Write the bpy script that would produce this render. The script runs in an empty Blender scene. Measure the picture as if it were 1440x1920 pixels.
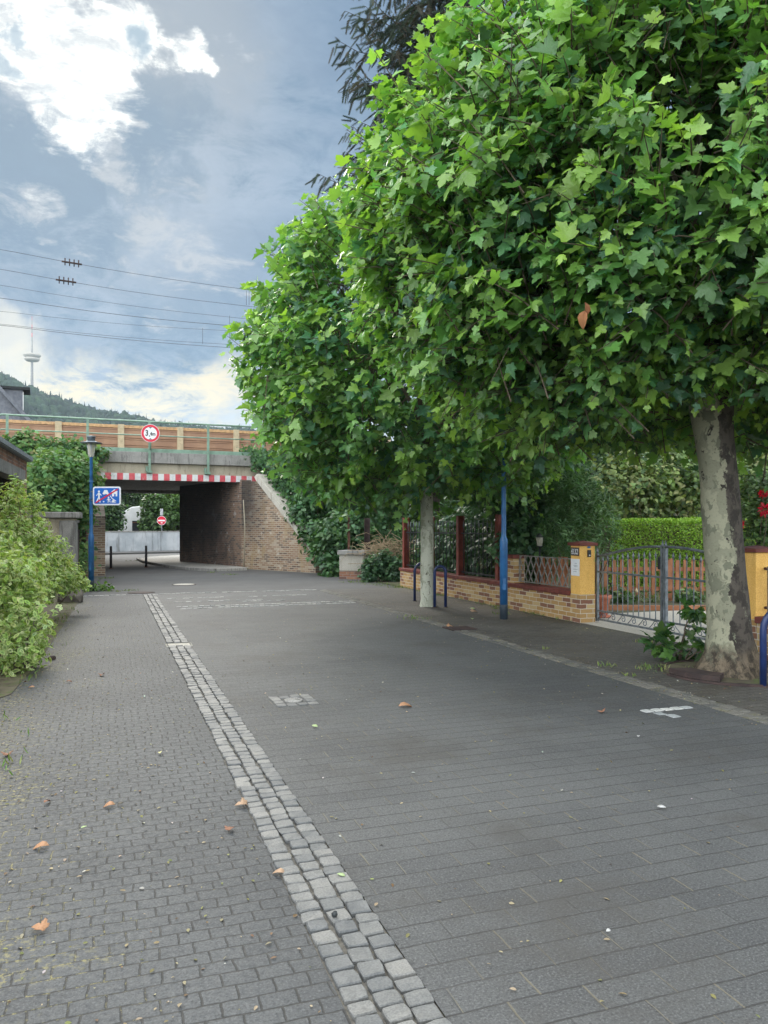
import bpy, bmesh, math, random
import numpy as np
from mathutils import Vector, Matrix, noise as mnoise
random.seed(7); RNG = np.random.default_rng(11)
C = bpy.context.scene
COL = C.collection
R = math.radians
# ------------------------------------------------------------------ camera
F = 1450.0; HZ = 990.0; EYE = 1.6
cam = bpy.data.cameras.new('camera'); cam_o = bpy.data.objects.new('camera', cam); COL.objects.link(cam_o)
cam_o.location = (0, 0, EYE); cam_o.rotation_euler = (R(90), 0, 0)
cam.sensor_fit = 'HORIZONTAL'; cam.sensor_width = 36; cam.lens = 36 * F / 1440
cam.shift_y = 30 / 1440.0; cam.clip_end = 6000; cam.clip_start = 0.05
C.camera = cam_o

# ------------------------------------------------------------------ node helper
class NT:
    def __init__(s, tree):
        s.t = tree; s.n = tree.nodes; s.l = tree.links
    def new(s, typ, **kw):
        nd = s.n.new(typ)
        for k, v in kw.items(): setattr(nd, k, v)
        return nd
    def put(s, sock, v):
        if hasattr(v, 'is_output'): s.l.new(v, sock)
        elif v is not None:
            try: sock.default_value = v
            except Exception:
                sock.default_value = tuple(v) + (1,) if len(v) == 3 else v[:3]
    def math(s, op, a, b=None, c=None, clamp=False):
        nd = s.new('ShaderNodeMath', operation=op); nd.use_clamp = clamp
        s.put(nd.inputs[0], a)
        if b is not None: s.put(nd.inputs[1], b)
        if c is not None: s.put(nd.inputs[2], c)
        return nd.outputs[0]
    def vmath(s, op, a, b=None, out=0):
        nd = s.new('ShaderNodeVectorMath', operation=op)
        s.put(nd.inputs[0], a)
        if b is not None:
            if op == 'SCALE': s.put(nd.inputs[3], b)
            else: s.put(nd.inputs[1], b)
        return nd.outputs[out]
    def dot(s, a, b): return s.vmath('DOT_PRODUCT', a, b, 1)
    def mix(s, f, a, b, blend='MIX'):
        nd = s.new('ShaderNodeMix', data_type='RGBA', blend_type=blend)
        s.put(nd.inputs[0], f)
        for i, v in ((6, a), (7, b)):
            if not hasattr(v, 'is_output') and len(v) == 3: v = tuple(v) + (1,)
            s.put(nd.inputs[i], v)
        return nd.outputs[2]
    def ss(s, x, a, b, lo=0.0, hi=1.0):
        nd = s.new('ShaderNodeMapRange', interpolation_type='SMOOTHSTEP')
        for i, v in enumerate((x, a, b, lo, hi)): s.put(nd.inputs[i], v)
        return nd.outputs[0]
    def lin(s, x, a, b, lo=0.0, hi=1.0):
        nd = s.new('ShaderNodeMapRange')
        for i, v in enumerate((x, a, b, lo, hi)): s.put(nd.inputs[i], v)
        return nd.outputs[0]
    def noise(s, vec, scale, detail=4, rough=0.55, dist=0.0, out=0):
        nd = s.new('ShaderNodeTexNoise')
        s.put(nd.inputs['Vector'], vec); nd.inputs['Scale'].default_value = scale
        nd.inputs['Detail'].default_value = detail; nd.inputs['Roughness'].default_value = rough
        nd.inputs['Distortion'].default_value = dist
        return nd.outputs[out]
    def voro(s, vec, scale, feature='F1', out=0, rnd=1.0):
        nd = s.new('ShaderNodeTexVoronoi', feature=feature)
        s.put(nd.inputs['Vector'], vec); nd.inputs['Scale'].default_value = scale
        nd.inputs['Randomness'].default_value = rnd
        return nd.outputs[out]
    def sep(s, v):
        nd = s.new('ShaderNodeSeparateXYZ'); s.put(nd.inputs[0], v); return nd.outputs
    def comb(s, x, y, z=0.0):
        nd = s.new('ShaderNodeCombineXYZ')
        s.put(nd.inputs[0], x); s.put(nd.inputs[1], y); s.put(nd.inputs[2], z); return nd.outputs[0]
    def white(s, v):
        nd = s.new('ShaderNodeTexWhiteNoise', noise_dimensions='3D'); s.put(nd.inputs[0], v); return nd.outputs[0]
    def bump(s, h, strength=0.3, dist=0.01):
        nd = s.new('ShaderNodeBump'); s.put(nd.inputs['Height'], h)
        nd.inputs['Strength'].default_value = strength; nd.inputs['Distance'].default_value = dist
        return nd.outputs[0]

# ------------------------------------------------------------------ world: cloudy sky
SUN_AZ, SUN_EL = R(-21.5), R(30)
w = bpy.data.worlds.new('World'); C.world = w; w.use_nodes = True
w.node_tree.nodes.clear()
n = NT(w.node_tree)
geo = n.new('ShaderNodeTexCoord').outputs['Generated']
D0 = n.vmath('NORMALIZE', geo)
sx = n.sep(D0)
def pdir(px, py):
    return tuple(Vector((px - 720, F, HZ - py)).normalized())
w1 = n.noise(D0, 5.0, 5, .6, out=1)
warp = n.vmath('SUBTRACT', w1, (.5, .5, .5))
Dw = n.vmath('NORMALIZE', n.vmath('ADD', D0, n.vmath('SCALE', warp, 0.16)))
w2 = n.noise(D0, 16.0, 6, .62, out=1)
Dw = n.vmath('NORMALIZE', n.vmath('ADD', Dw, n.vmath('SCALE', n.vmath('SUBTRACT', w2, (.5, .5, .5)), 0.075)))
def blob(px, py, rin, rout, vec=None):
    d = n.dot(vec or Dw, pdir(px, py))
    return n.ss(d, math.cos(rout / F), math.cos(rin / F))
sky = n.new('ShaderNodeTexSky', sky_type='NISHITA'); sky.sun_disc = False
sky.sun_elevation = SUN_EL; sky.sun_rotation = SUN_AZ
sky.dust_density = 2.0
skyc = n.vmath('SCALE', sky.outputs[0], 0.085)
# cloud field, flattened towards the horizon
zc = n.math('ADD', n.math('MAXIMUM', sx[2], 0.0), 0.30)
cp = n.comb(n.math('DIVIDE', sx[0], zc), n.math('DIVIDE', sx[1], zc), n.math('MULTIPLY', sx[2], 2.0))
fb = n.noise(cp, 2.6, 7, .58, .35)
fb2 = n.noise(n.vmath('ADD', cp, (3.1, 7.7, 1.0)), 6.5, 7, .6, .3)
fb3 = n.noise(n.vmath('ADD', cp, (1.1, 2.7, 4.0)), 7.5, 9, .66, .6)
fb4 = n.noise(n.vmath('ADD', cp, (6.1, 1.7, 2.0)), 22, 8, .65, .4)
base = n.mix(n.ss(fb, .38, .60), (.155, .30, .475), (.275, .425, .60))
base = n.mix(.12, base, skyc)
base = n.mix(n.ss(fb4, .35, .7), n.mix(1.0, base, (.90, .92, .94), 'MULTIPLY'), base)
# smooth grey-blue deck to the right of the sun
veil = n.ss(n.math('ADD', fb, n.math('MULTIPLY', n.math('SUBTRACT', fb2, .5), .5)), .46, .66)
colr = n.mix(n.math('MULTIPLY', veil, .42), base, (.50, .58, .69))
# pale streaks running down from the sun, darker bellies between them
fine = n.math('ADD', n.math('MULTIPLY', n.math('SUBTRACT', fb3, .5), 1.9), n.math('MULTIPLY', n.math('SUBTRACT', fb4, .5), .8))
dk = 0.0
for (px, py, ro, k) in ((250, 250, 150, .95), (50, 350, 190, 1.0), (245, 340, 100, .8), (560, 330, 260, .42), (170, 440, 120, .75), (350, 655, 220, .6), (500, 660, 190, .5), (100, 545, 130, .5), (700, 500, 260, .5), (160, 350, 60, .8)):
    dk = n.math('MAXIMUM', dk, n.math('MULTIPLY', blob(px, py, 0, ro), k))
dq = n.ss(n.math('ADD', dk, n.math('MULTIPLY', fine, .8)), .25, .85)
colr = n.mix(n.math('MULTIPLY', dq, n.ss(dk, 0, .2)), colr, n.mix(fb4, (.135, .26, .405), (.195, .335, .485)))
st_ = 0.0
for (px, py, ro, k) in ((330, 330, 90, .62), (300, 420, 110, .75), (215, 300, 70, .85), (250, 380, 70, .7), (290, 480, 130, .75), (390, 500, 110, .6), (350, 560, 120, .6), (20, 420, 70, .6), (70, 430, 60, .75), (130, 500, 70, .5), (440, 580, 110, .4), (450, 100, 90, .55), (400, 140, 80, .6), (30, 150, 90, .9), (110, 60, 150, .9), (190, 120, 140, .9), (300, 90, 100, .9)):
    st_ = n.math('MAXIMUM', st_, n.math('MULTIPLY', blob(px, py, 0, ro), k))
sq = n.ss(n.math('ADD', st_, fine), .42, .95)
colr = n.mix(n.math('MULTIPLY', n.math('MULTIPLY', sq, n.ss(st_, 0, .25)), .85), colr, n.mix(sq, (.50, .57, .66), (.76, .765, .77)))
colr = n.mix(n.math('MULTIPLY', blob(340, 30, 60, 190), .75), colr, (.40, .46, .53))
# glow of the hidden sun and burnt out gaps
glow = blob(120, 110, 20, 480, D0)
colr = n.mix(n.math('MULTIPLY', n.math('POWER', glow, 1.8), .26), colr, (.86, .85, .81))
wm = 0.0
for (px, py, ro, k) in ((25, 60, 105, .9), (145, 150, 150, 1), (255, 85, 80, .95), (365, 115, 55, .8), (165, 220, 75, .8), (20, 220, 70, .6), (75, 428, 40, .40), (100, 120, 110, .8), (450, 75, 44, .42), (330, 140, 40, .5), (225, 150, 60, .6), (20, 30, 70, .7)):
    wm = n.math('MAXIMUM', wm, n.math('MULTIPLY', blob(px, py, 0, ro), k))
fine = n.math('ADD', n.math('MULTIPLY', n.math('SUBTRACT', fb3, .5), 1.9), n.math('MULTIPLY', n.math('SUBTRACT', fb4, .5), .8))
wq = n.ss(n.math('ADD', wm, fine), .30, .88)
wq = n.math('MULTIPLY', wq, n.ss(wm, .02, .25))
wt = n.math('MULTIPLY', wq, n.ss(n.math('ADD', fb4, n.math('MULTIPLY', fb3, .6)), .66, .92, .25, 1.0))
colr = n.mix(n.math('MULTIPLY', wq, .94), colr, n.mix(wt, (.84, .865, .87), (1.80, 1.72, 1.55)))
for (px, py, ri, ro, k) in ((268, 118, 6, 32, .85), (28, 120, 8, 30, .7), (60, 52, 4, 20, .7)):
    colr = n.mix(n.math('MULTIPLY', blob(px, py, ri, ro), k), colr, (.40, .56, .68))
# low creamy cumulus and pale strip above the hill
el = n.sep(Dw)[2]
band = n.math('MULTIPLY', n.ss(el, .105, .14), n.ss(el, .22, .17))
azm = n.ss(n.dot(D0, pdir(120, 740)), math.cos(430 / F), math.cos(190 / F))
cum = n.noise(n.comb(n.math('MULTIPLY', sx[0], 1.0), n.math('MULTIPLY', sx[2], 2.2), sx[1]), 13, 7, .62, .5)
colr = n.mix(n.math('MULTIPLY', n.ss(el, .165, .10), .9), colr, (.90, .98, 1.0))
cm = n.math('MULTIPLY', n.math('MULTIPLY', band, n.ss(cum, .40, .52)), n.math('ADD', n.math('MULTIPLY', azm, .75), .25))
colr = n.mix(cm, colr, n.mix(n.ss(cum, .47, .62), (1.0, .93, .74), (1.40, 1.14, .70)))
colr = n.mix(n.math('MULTIPLY', blob(10, 660, 10, 75), .8), colr, (1.2, 1.1, .9))
# the rest of the sky: overcast out of frame, overhead and behind, brightened to add fill light
colr = n.mix(1.0, colr, (.63, .655, .68), 'MULTIPLY')
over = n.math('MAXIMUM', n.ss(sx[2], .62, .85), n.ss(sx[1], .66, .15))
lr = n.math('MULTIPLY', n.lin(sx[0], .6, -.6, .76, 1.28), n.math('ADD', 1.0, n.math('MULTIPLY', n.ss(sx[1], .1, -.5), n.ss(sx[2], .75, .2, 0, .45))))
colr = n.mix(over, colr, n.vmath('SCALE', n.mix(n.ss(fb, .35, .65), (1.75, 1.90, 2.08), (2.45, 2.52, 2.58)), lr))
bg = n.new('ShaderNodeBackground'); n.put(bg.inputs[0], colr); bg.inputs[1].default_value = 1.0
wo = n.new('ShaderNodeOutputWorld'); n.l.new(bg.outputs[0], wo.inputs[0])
# ------------------------------------------------------------------ sun behind cloud
sl = bpy.data.lights.new('sun', 'SUN'); sl.energy = 2.0; sl.angle = R(20); sl.color = (1, .94, .84)
so = bpy.data.objects.new('sun', sl); COL.objects.link(so)
sd = Vector((math.sin(SUN_AZ) * math.cos(SUN_EL), math.cos(SUN_AZ) * math.cos(SUN_EL), math.sin(SUN_EL)))
so.rotation_euler = (-sd).to_track_quat('-Z', 'Y').to_euler(); so.location = (-20, 40, 40)
C.view_settings.view_transform = 'Standard'; C.view_settings.look = 'None'
C.view_settings.exposure = 0.28; C.view_settings.gamma = 1.0
C.render.engine = 'CYCLES'; C.cycles.use_denoising = True
C.cycles.max_bounces = 7; C.cycles.diffuse_bounces = 3; C.cycles.glossy_bounces = 2
C.cycles.transmission_bounces = 6; C.cycles.volume_bounces = 1

# ------------------------------------------------------------------ frames
TH = R(19.5); CT, ST = math.cos(TH), math.sin(TH)
def RF(u, v): return (u * CT - v * ST, u * ST + v * CT)          # road frame -> world
def G(px, py):                                                    # a point on the ground
    d = F * EYE / (py - HZ); return ((px - 720) / F * d, d)
def P(px, py, d): return Vector(((px - 720) / F * d, d, EYE + (HZ - py) / F * d))
PHI = R(22); CP, SP = math.cos(PHI), math.sin(PHI)
BO = (-10.71, 28.5)
def BF(a, b, z=0): return Vector((BO[0] + a * CP - b * SP, BO[1] + a * SP + b * CP, z))   # bridge frame -> world

# ------------------------------------------------------------------ mesh helper
class MB:
    def __init__(s): s.v = []; s.f = []; s.m = []; s.sm = []
    def add(s, verts, faces, mi=0, smooth=False):
        o = len(s.v); s.v += [tuple(p) for p in verts]
        for f in faces: s.f.append([i + o for i in f]); s.m.append(mi); s.sm.append(smooth)
    def box(s, c, d, rz=0, mi=0, M=None):
        x, y, z = d[0] / 2, d[1] / 2, d[2] / 2
        vs = [Vector((i * x, j * y, k * z)) for k in (-1, 1) for i, j in ((-1, -1), (1, -1), (1, 1), (-1, 1))]
        mt = Matrix.Rotation(rz, 3, 'Z') if M is None else M
        s.add([mt @ p + Vector(c) for p in vs], [(3, 2, 1, 0), (4, 5, 6, 7), (0, 1, 5, 4), (1, 2, 6, 5), (2, 3, 7, 6), (3, 0, 4, 7)], mi)
    def b2(s, lo, hi, mi=0):
        s.box([(a + b) / 2 for a, b in zip(lo, hi)], [b - a for a, b in zip(lo, hi)], 0, mi)
    def tube(s, pts, rad, n=8, mi=0, cap=True, smooth=True):
        pts = [Vector(p) for p in pts]
        if not hasattr(rad, '__len__'): rad = [rad] * len(pts)
        vs = []; up = None
        for i, p in enumerate(pts):
            t = (pts[min(i + 1, len(pts) - 1)] - pts[max(i - 1, 0)])
            if t.length < 1e-9: t = Vector((0, 0, 1))
            t.normalize()
            if up is None:
                a = Vector((1, 0, 0)) if abs(t.x) < .9 else Vector((0, 1, 0))
                up = (a - t * a.dot(t)).normalized()
            else:
                up = up - t * up.dot(t); up.normalize()
            bb = t.cross(up)
            for k in range(n):
                an = 2 * math.pi * k / n
                vs.append(p + (up * math.cos(an) + bb * math.sin(an)) * rad[i])
        fs = []
        for i in range(len(pts) - 1):
            for k in range(n):
                fs.append((i * n + k, i * n + (k + 1) % n, (i + 1) * n + (k + 1) % n, (i + 1) * n + k))
        s.add(vs, fs, mi, smooth)
        if cap:
            o = len(s.v) - len(vs)
            s.f.append([o + k for k in range(n)][::-1]); s.m.append(mi); s.sm.append(False)
            s.f.append([o + (len(pts) - 1) * n + k for k in range(n)]); s.m.append(mi); s.sm.append(False)
    def lathe(s, prof, n=24, c=(0, 0, 0), mi=0, smooth=True):
        vs = [(c[0] + r * math.cos(2 * math.pi * k / n), c[1] + r * math.sin(2 * math.pi * k / n), c[2] + z) for r, z in prof for k in range(n)]
        fs = [(i * n + k, i * n + (k + 1) % n, (i + 1) * n + (k + 1) % n, (i + 1) * n + k) for i in range(len(prof) - 1) for k in range(n)]
        fs.append(tuple(range(n))[::-1]); fs.append(tuple((len(prof) - 1) * n + k for k in range(n)))
        s.add(vs, fs, mi, smooth)
    def prism(s, poly, h0, h1, M=None, mi=0):
        """poly in local xy, extruded in local z from h0 to h1, then placed by a 4x4"""
        k = len(poly); M = M or Matrix.Identity(4)
        vs = [M @ Vector((x, y, h0)) for x, y in poly] + [M @ Vector((x, y, h1)) for x, y in poly]
        fs = [tuple(range(k))[::-1], tuple(range(k, 2 * k))] + [(i, (i + 1) % k, k + (i + 1) % k, k + i) for i in range(k)]
        s.add(vs, fs, mi)
    def obj(s, name, mats, parent=None, loc=None, rz=None, bevel=0):
        me = bpy.data.meshes.new(name); me.from_pydata(s.v, [], s.f)
        for m in (mats if isinstance(mats, (list, tuple)) else [mats]): me.materials.append(m)
        me.polygons.foreach_set('material_index', s.m); me.polygons.foreach_set('use_smooth', s.sm)
        me.update()
        o = bpy.data.objects.new(name, me); COL.objects.link(o)
        if parent: o.parent = parent
        if loc is not None: o.location = loc
        if rz is not None: o.rotation_euler = (0, 0, rz)
        if bevel:
            b = o.modifiers.new('bevel', 'BEVEL'); b.width = bevel; b.segments = 2; b.limit_method = 'ANGLE'
        return o
def tag(o, label, cat, group=None, kind=None):
    if label: o['label'] = label
    if cat: o['category'] = cat
    if group: o['group'] = group
    if kind: o['kind'] = kind
    return o
def structure(o): o['kind'] = 'structure'; return o
def thing(name, label, cat, loc=(0, 0, 0), rz=0, group=None):
    o = bpy.data.objects.new(name, None); COL.objects.link(o)
    o.location = loc; o.rotation_euler = (0, 0, rz); o.empty_display_size = .2
    return tag(o, label, cat, group)

# ------------------------------------------------------------------ materials
def new_mat(name):
    m = bpy.data.materials.new(name); m.use_nodes = True; m.node_tree.nodes.clear()
    k = NT(m.node_tree)
    bs = k.new('ShaderNodeBsdfPrincipled'); out = k.new('ShaderNodeOutputMaterial')
    k.l.new(bs.outputs[0], out.inputs[0])
    k.bs = bs; k.out = out
    k.oc = k.new('ShaderNodeTexCoord').outputs['Object']
    return m, k
def fin(k, col, rough=.7, nrm=None, metal=0, spec=.5):
    k.put(k.bs.inputs['Base Color'], col if hasattr(col, 'is_output') else tuple(col) + (1,))
    k.put(k.bs.inputs['Roughness'], rough); k.bs.inputs['Metallic'].default_value = metal
    k.bs.inputs['Specular IOR Level'].default_value = spec
    if nrm: k.l.new(nrm, k.bs.inputs['Normal'])
def mottled(name, a, b, scale=6, rough=.7, bump=.2, bdist=.005, detail=6, c=None, cthr=(.6, .72), metal=0, spec=.4, fine=0, streak=False):
    m, k = new_mat(name)
    f = k.noise(k.oc, scale, detail, .6)
    col = k.mix(k.ss(f, .35, .65), a, b)
    if c:
        f2 = k.noise(k.vmath('ADD', k.vmath('MULTIPLY', k.oc, (1.6, 1.6, .22) if streak else (1, 1, 1)), (5, 3, 9)), scale * 1.7, 6, .7)
        col = k.mix(k.ss(f2, *cthr), col, c)
    h = f
    if fine:
        f3 = k.noise(k.oc, fine, 3, .6)
        col = k.mix(.35, col, k.mix(k.ss(f3, .3, .7), tuple(x * .55 for x in a), tuple(min(1, x * 1.5) for x in b)))
        h = k.math('ADD', f, k.math('MULTIPLY', f3, .4))
    fin(k, col, rough, k.bump(h, bump, bdist), metal, spec)
    return m
def brick_mat(name, cols, mortar, bw=.25, rh=.077, mw=.012, stain=None, bump=.6, soot=None, pale=None, axis='xz'):
    """hand laid bricks on local x+y / z"""
    m, k = new_mat(name)
    s = k.sep(k.oc)
    wob = k.noise(k.oc, 3.0, 3, .5, out=1)
    ws = k.sep(k.vmath('SCALE', k.vmath('SUBTRACT', wob, (.5, .5, .5)), .03))
    x = k.math('ADD', k.math('ADD', s[0], s[1]), ws[0]); z = k.math('ADD', s[2], ws[2])
    row = k.math('FLOOR', k.math('DIVIDE', z, rh)); fr = k.math('FRACT', k.math('DIVIDE', z, rh))
    xx = k.math('ADD', k.math('DIVIDE', x, bw), k.math('MULTIPLY', k.math('MODULO', k.math('ABSOLUTE', row), 2), .5))
    ci = k.math('FLOOR', xx); fx = k.math('FRACT', xx)
    ex = k.math('MULTIPLY', k.math('MINIMUM', fx, k.math('SUBTRACT', 1, fx)), bw)
    ez = k.math('MULTIPLY', k.math('MINIMUM', fr, k.math('SUBTRACT', 1, fr)), rh)
    e = k.math('MINIMUM', ex, ez)
    e2 = k.math('ADD', e, k.math('MULTIPLY', k.math('SUBTRACT', k.noise(k.oc, 40, 3), .5), .008))
    jm = k.ss(e2, mw * .35, mw * .75)                             # 1 on the brick
    rnd = k.white(k.comb(ci, row, 1.0)); rnd2 = k.white(k.comb(ci, row, 5.0))
    col = k.mix(rnd, cols[0], cols[1])
    if len(cols) > 2: col = k.mix(k.ss(rnd2, .72, .78), col, cols[2])
    if len(cols) > 3: col = k.mix(k.ss(rnd2, .14, .10), col, cols[3])
    grain = k.noise(k.oc, 60, 4, .65)
    col = k.mix(k.math('MULTIPLY', k.math('SUBTRACT', grain, .3), .5), col, tuple(c * .45 for c in cols[0]))
    col = k.mix(jm, mortar, col)
    if stain:
        f = k.noise(k.vmath('MULTIPLY', k.oc, (1.6, 1.6, .5)), 1.5, 6, .65)
        col = k.mix(k.math('MULTIPLY', k.ss(f, .48, .68), .75), col, stain)
    if pale:
        f = k.noise(k.vmath('ADD', k.oc, (9, 1, 4)), 2.4, 6, .7)
        col = k.mix(k.math('MULTIPLY', k.ss(f, .60, .66), .7), col, pale)
    if soot:
        f = k.noise(k.oc, 1.3, 6, .65)
        x0, x1, z0, z1 = soot
        mk = k.math('MULTIPLY', k.ss(k.math('ADD', s[0], k.math('MULTIPLY', f, 1.6)), x0, x1), k.ss(k.math('ADD', s[2], k.math('MULTIPLY', f, 2.0)), z0, z1))
        col = k.mix(k.math('MULTIPLY', mk, .85), col, (.022, .022, .024))
    fin(k, col, .85, k.bump(k.math('ADD', jm, k.math('MULTIPLY', grain, .35)), bump, .008), 0, .25)
    return m
def paver_mat(name, bw, rh, joint, tone_a, tone_b, jointcol, headcol=None, headmask=.5, moss=None, mossu=None, wob=.012, gran=1.0, dirt=None, headw=1.0):
    m, k = new_mat(name)
    wv = k.vmath('SCALE', k.vmath('SUBTRACT', k.noise(k.oc, 1.4, 4, .6, out=1), (.5, .5, .5)), wob * 4)
    wv = k.vmath('ADD', wv, k.vmath('SCALE', k.vmath('SUBTRACT', k.noise(k.oc, 14, 2, .5, out=1), (.5, .5, .5)), wob * .8))
    s = k.sep(k.vmath('ADD', k.oc, wv)); so_ = k.sep(k.oc)
    row = k.math('FLOOR', k.math('DIVIDE', s[1], rh)); fr = k.math('FRACT', k.math('DIVIDE', s[1], rh))
    off = k.math('ADD', k.math('MULTIPLY', k.math('MODULO', k.math('ABSOLUTE', row), 2), .5), k.math('MULTIPLY', k.white(k.comb(row, 2.0, 3.0)), .22))
    xx = k.math('ADD', k.math('DIVIDE', s[0], bw), off)
    ci = k.math('FLOOR', xx); fx = k.math('FRACT', xx)
    ex = k.math('MULTIPLY', k.math('MINIMUM', fx, k.math('SUBTRACT', 1, fx)), bw)
    ey = k.math('MULTIPLY', k.math('MINIMUM', fr, k.math('SUBTRACT', 1, fr)), rh)
    jit = k.math('MULTIPLY', k.math('SUBTRACT', k.noise(k.oc, 70, 3, .6), .5), joint * 1.1)
    bx = k.ss(k.math('ADD', ex, jit), joint * .25, joint * .9); by = k.ss(k.math('ADD', ey, jit), joint * .25, joint * .9)
    top = k.math('MINIMUM', k.lin(bx, 0, 1, 1 - headw, 1), by)
    rnd = k.white(k.comb(ci, row, 1.0)); rnd2 = k.white(k.comb(ci, row, 8.0))
    col = k.mix(rnd, tone_a, tone_b)
    big = k.noise(k.oc, .55, 5, .6)
    col = k.mix(k.math('MULTIPLY', k.ss(big, .38, .62), .65), col, tuple(c * 1.35 for c in tone_b))
    g1 = k.noise(k.oc, 105, 3, .75); g2 = k.noise(k.oc, 340, 2, .6); g0 = k.noise(k.oc, 38, 4, .65)
    col = k.mix(k.math('MULTIPLY', k.ss(g1, .50, .70), .55 * gran), col, tuple(c * 2.3 for c in tone_b))
    col = k.mix(k.math('MULTIPLY', k.ss(g1, .48, .32), .6 * gran), col, tuple(c * .35 for c in tone_a))
    col = k.mix(k.math('MULTIPLY', k.ss(g0, .5, .75), .35), col, tuple(c * .5 for c in tone_a))
    jm = k.noise(k.oc, 3.0, 5, .7)
    jc = k.mix(k.ss(jm, .45, .65), jointcol, tuple(c * 1.6 for c in jointcol))
    hm = k.math('SUBTRACT', 1, bx)
    col = k.mix(k.math('SUBTRACT', 1, top), col, jc)
    if headcol:
        zone = k.noise(k.vmath('ADD', k.oc, (3, 8, 0)), .45, 4, .6)
        hmask = k.math('MULTIPLY', hm, k.math('MULTIPLY', k.ss(zone, headmask, headmask + .08), k.ss(rnd2, .25, .5)))
        col = k.mix(k.math('MULTIPLY', hmask, .85), col, headcol)
    h = k.math('ADD', k.math('MULTIPLY', top, 1.0), k.math('ADD', k.math('MULTIPLY', g1, .28), k.math('MULTIPLY', rnd2, .22)))
    if moss:
        mz = k.noise(k.vmath('ADD', k.oc, (1, 2, 0)), 1.1, 6, .68)
        mf = k.noise(k.oc, 26, 4, .75)
        near = k.ss(so_[0], mossu[0], mossu[1]) if mossu else 1.0
        jo = k.math('ADD', k.math('SUBTRACT', 1, top), .0)
        mk = k.math('MULTIPLY', k.ss(k.math('ADD', k.math('MULTIPLY', near, .435), k.math('ADD', mz, k.math('MULTIPLY', jo, .14))), .80, .98), k.ss(mf, .50, .62))
        col = k.mix(k.math('MULTIPLY', mk, .8), col, k.mix(k.noise(k.oc, 9, 3), moss, (.30, .26, .12)))
        h = k.math('ADD', h, k.math('MULTIPLY', mk, .5))
    if dirt:
        dz = k.noise(k.vmath('ADD', k.oc, (11, 2, 0)), .9, 6, .7)
        col = k.mix(k.math('MULTIPLY', k.ss(dz, .48, .7), .6), col, dirt)
    fin(k, col, k.lin(g0, .3, .7, .62, .85), k.bump(h, .55, .006), 0, .35)
    return m
def leaf_mat(name, transl=.35, rough=.42, spec=.5, tcol=(1.25, 1.35, .55)):
    m, k = new_mat(name)
    at = k.new('ShaderNodeAttribute', attribute_name='col').outputs['Color']
    wv_ = k.noise(k.oc, 28, 3, .6)
    fin(k, at, rough, k.bump(wv_, .55, .02), 0, spec)
    tr = k.new('ShaderNodeBsdfTranslucent')
    k.put(tr.inputs[0], k.mix(1.0, at, tcol, 'MULTIPLY'))
    ms = k.new('ShaderNodeMixShader'); ms.inputs[0].default_value = transl
    k.l.new(k.bs.outputs[0], ms.inputs[1]); k.l.new(tr.outputs[0], ms.inputs[2]); k.l.new(ms.outputs[0], k.out.inputs[0])
    return m
def plain(name, col, rough=.5, metal=0, spec=.5, var=.25, scale=9, bump=.05):
    return mottled(name, tuple(c * (1 - var) for c in col), tuple(min(1, c * (1 + var * .6)) for c in col), scale, rough, bump, .002, 5, None, (.6, .7), metal, spec)

M = {}
M['soil'] = mottled('soil', (.075, .062, .040), (.13, .115, .07), 5, .95, .6, .02, 8, (.09, .11, .035), (.5, .62))
M['pav_l'] = paver_mat('basalt_setts', .125, .085, .0062, (.047, .049, .050), (.063, .065, .065), (.034, .033, .030), moss=(.20, .185, .075), mossu=(1.5, -1.4), headcol=(.15, .135, .085), headmask=.52, wob=.014)
M['pav_r'] = paver_mat('concrete_pavers', .29, .145, .0066, (.055, .056, .056), (.073, .074, .072), (.037, .036, .034), headcol=(.135, .12, .085), headmask=.44, wob=.008, gran=1.25, headw=.45, dirt=(.053, .049, .043))
M['pav_s'] = paver_mat('pavement_pavers', .20, .10, .009, (.046, .043, .037), (.084, .078, .068), (.032, .028, .022), headcol=(.14, .12, .08), headmask=.5, moss=(.13, .14, .05), mossu=(4.4, 8.2), dirt=(.062, .049, .032))
M['sett'] = mottled('light_setts', (.115, .119, .119), (.165, .165, .158), 5.5, .62, .35, .006, 6, (.24, .22, .20), (.62, .7), fine=130)
M['sett_d'] = mottled('dusty_setts', (.098, .095, .086), (.15, .145, .127), 6, .75, .4, .006, 6, (.12, .115, .06), (.52, .66), fine=130)
M['sett_w'] = mottled('white_painted_setts', (.32, .33, .32), (.46, .47, .455), 7, .6, .3, .004, 5, (.33, .33, .32), (.58, .66), fine=90)
M['grout'] = mottled('grout', (.085, .078, .066), (.14, .13, .11), 40, .95, .5, .004, 5, (.16, .15, .07), (.58, .7))
M['asphalt'] = mottled('asphalt', (.072, .070, .067), (.10, .098, .093), .9, .85, .3, .003, 9, (.11, .108, .10), (.55, .68), fine=190)
M['pale_pav'] = paver_mat('pale_pavers', .2, .1, .006, (.30, .29, .26), (.36, .345, .31), (.16, .15, .13))
M['gravel'] = mottled('sandy_gravel', (.42, .39, .33), (.56, .52, .45), 30, .95, .6, .01, 6, (.30, .27, .22), (.6, .7))
M['conc'] = mottled('grey_concrete', (.20, .195, .18), (.31, .30, .275), 3, .85, .35, .008, 8, (.075, .073, .068), (.50, .64), fine=60, streak=True)
M['conc_b'] = mottled('beige_concrete', (.33, .295, .215), (.43, .385, .29), 2.2, .85, .3, .008, 8, (.15, .125, .09), (.52, .66), fine=50, streak=True)
M['conc_l'] = mottled('pale_concrete', (.36, .335, .28), (.47, .44, .375), 2.5, .85, .3, .008, 8, (.18, .16, .125), (.52, .66), fine=50, streak=True)
M['white_wall'] = mottled('weathered_render', (.36, .39, .41), (.52, .54, .55), .9, .85, .25, .008, 9, (.22, .23, .23), (.50, .66), streak=True)
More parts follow.
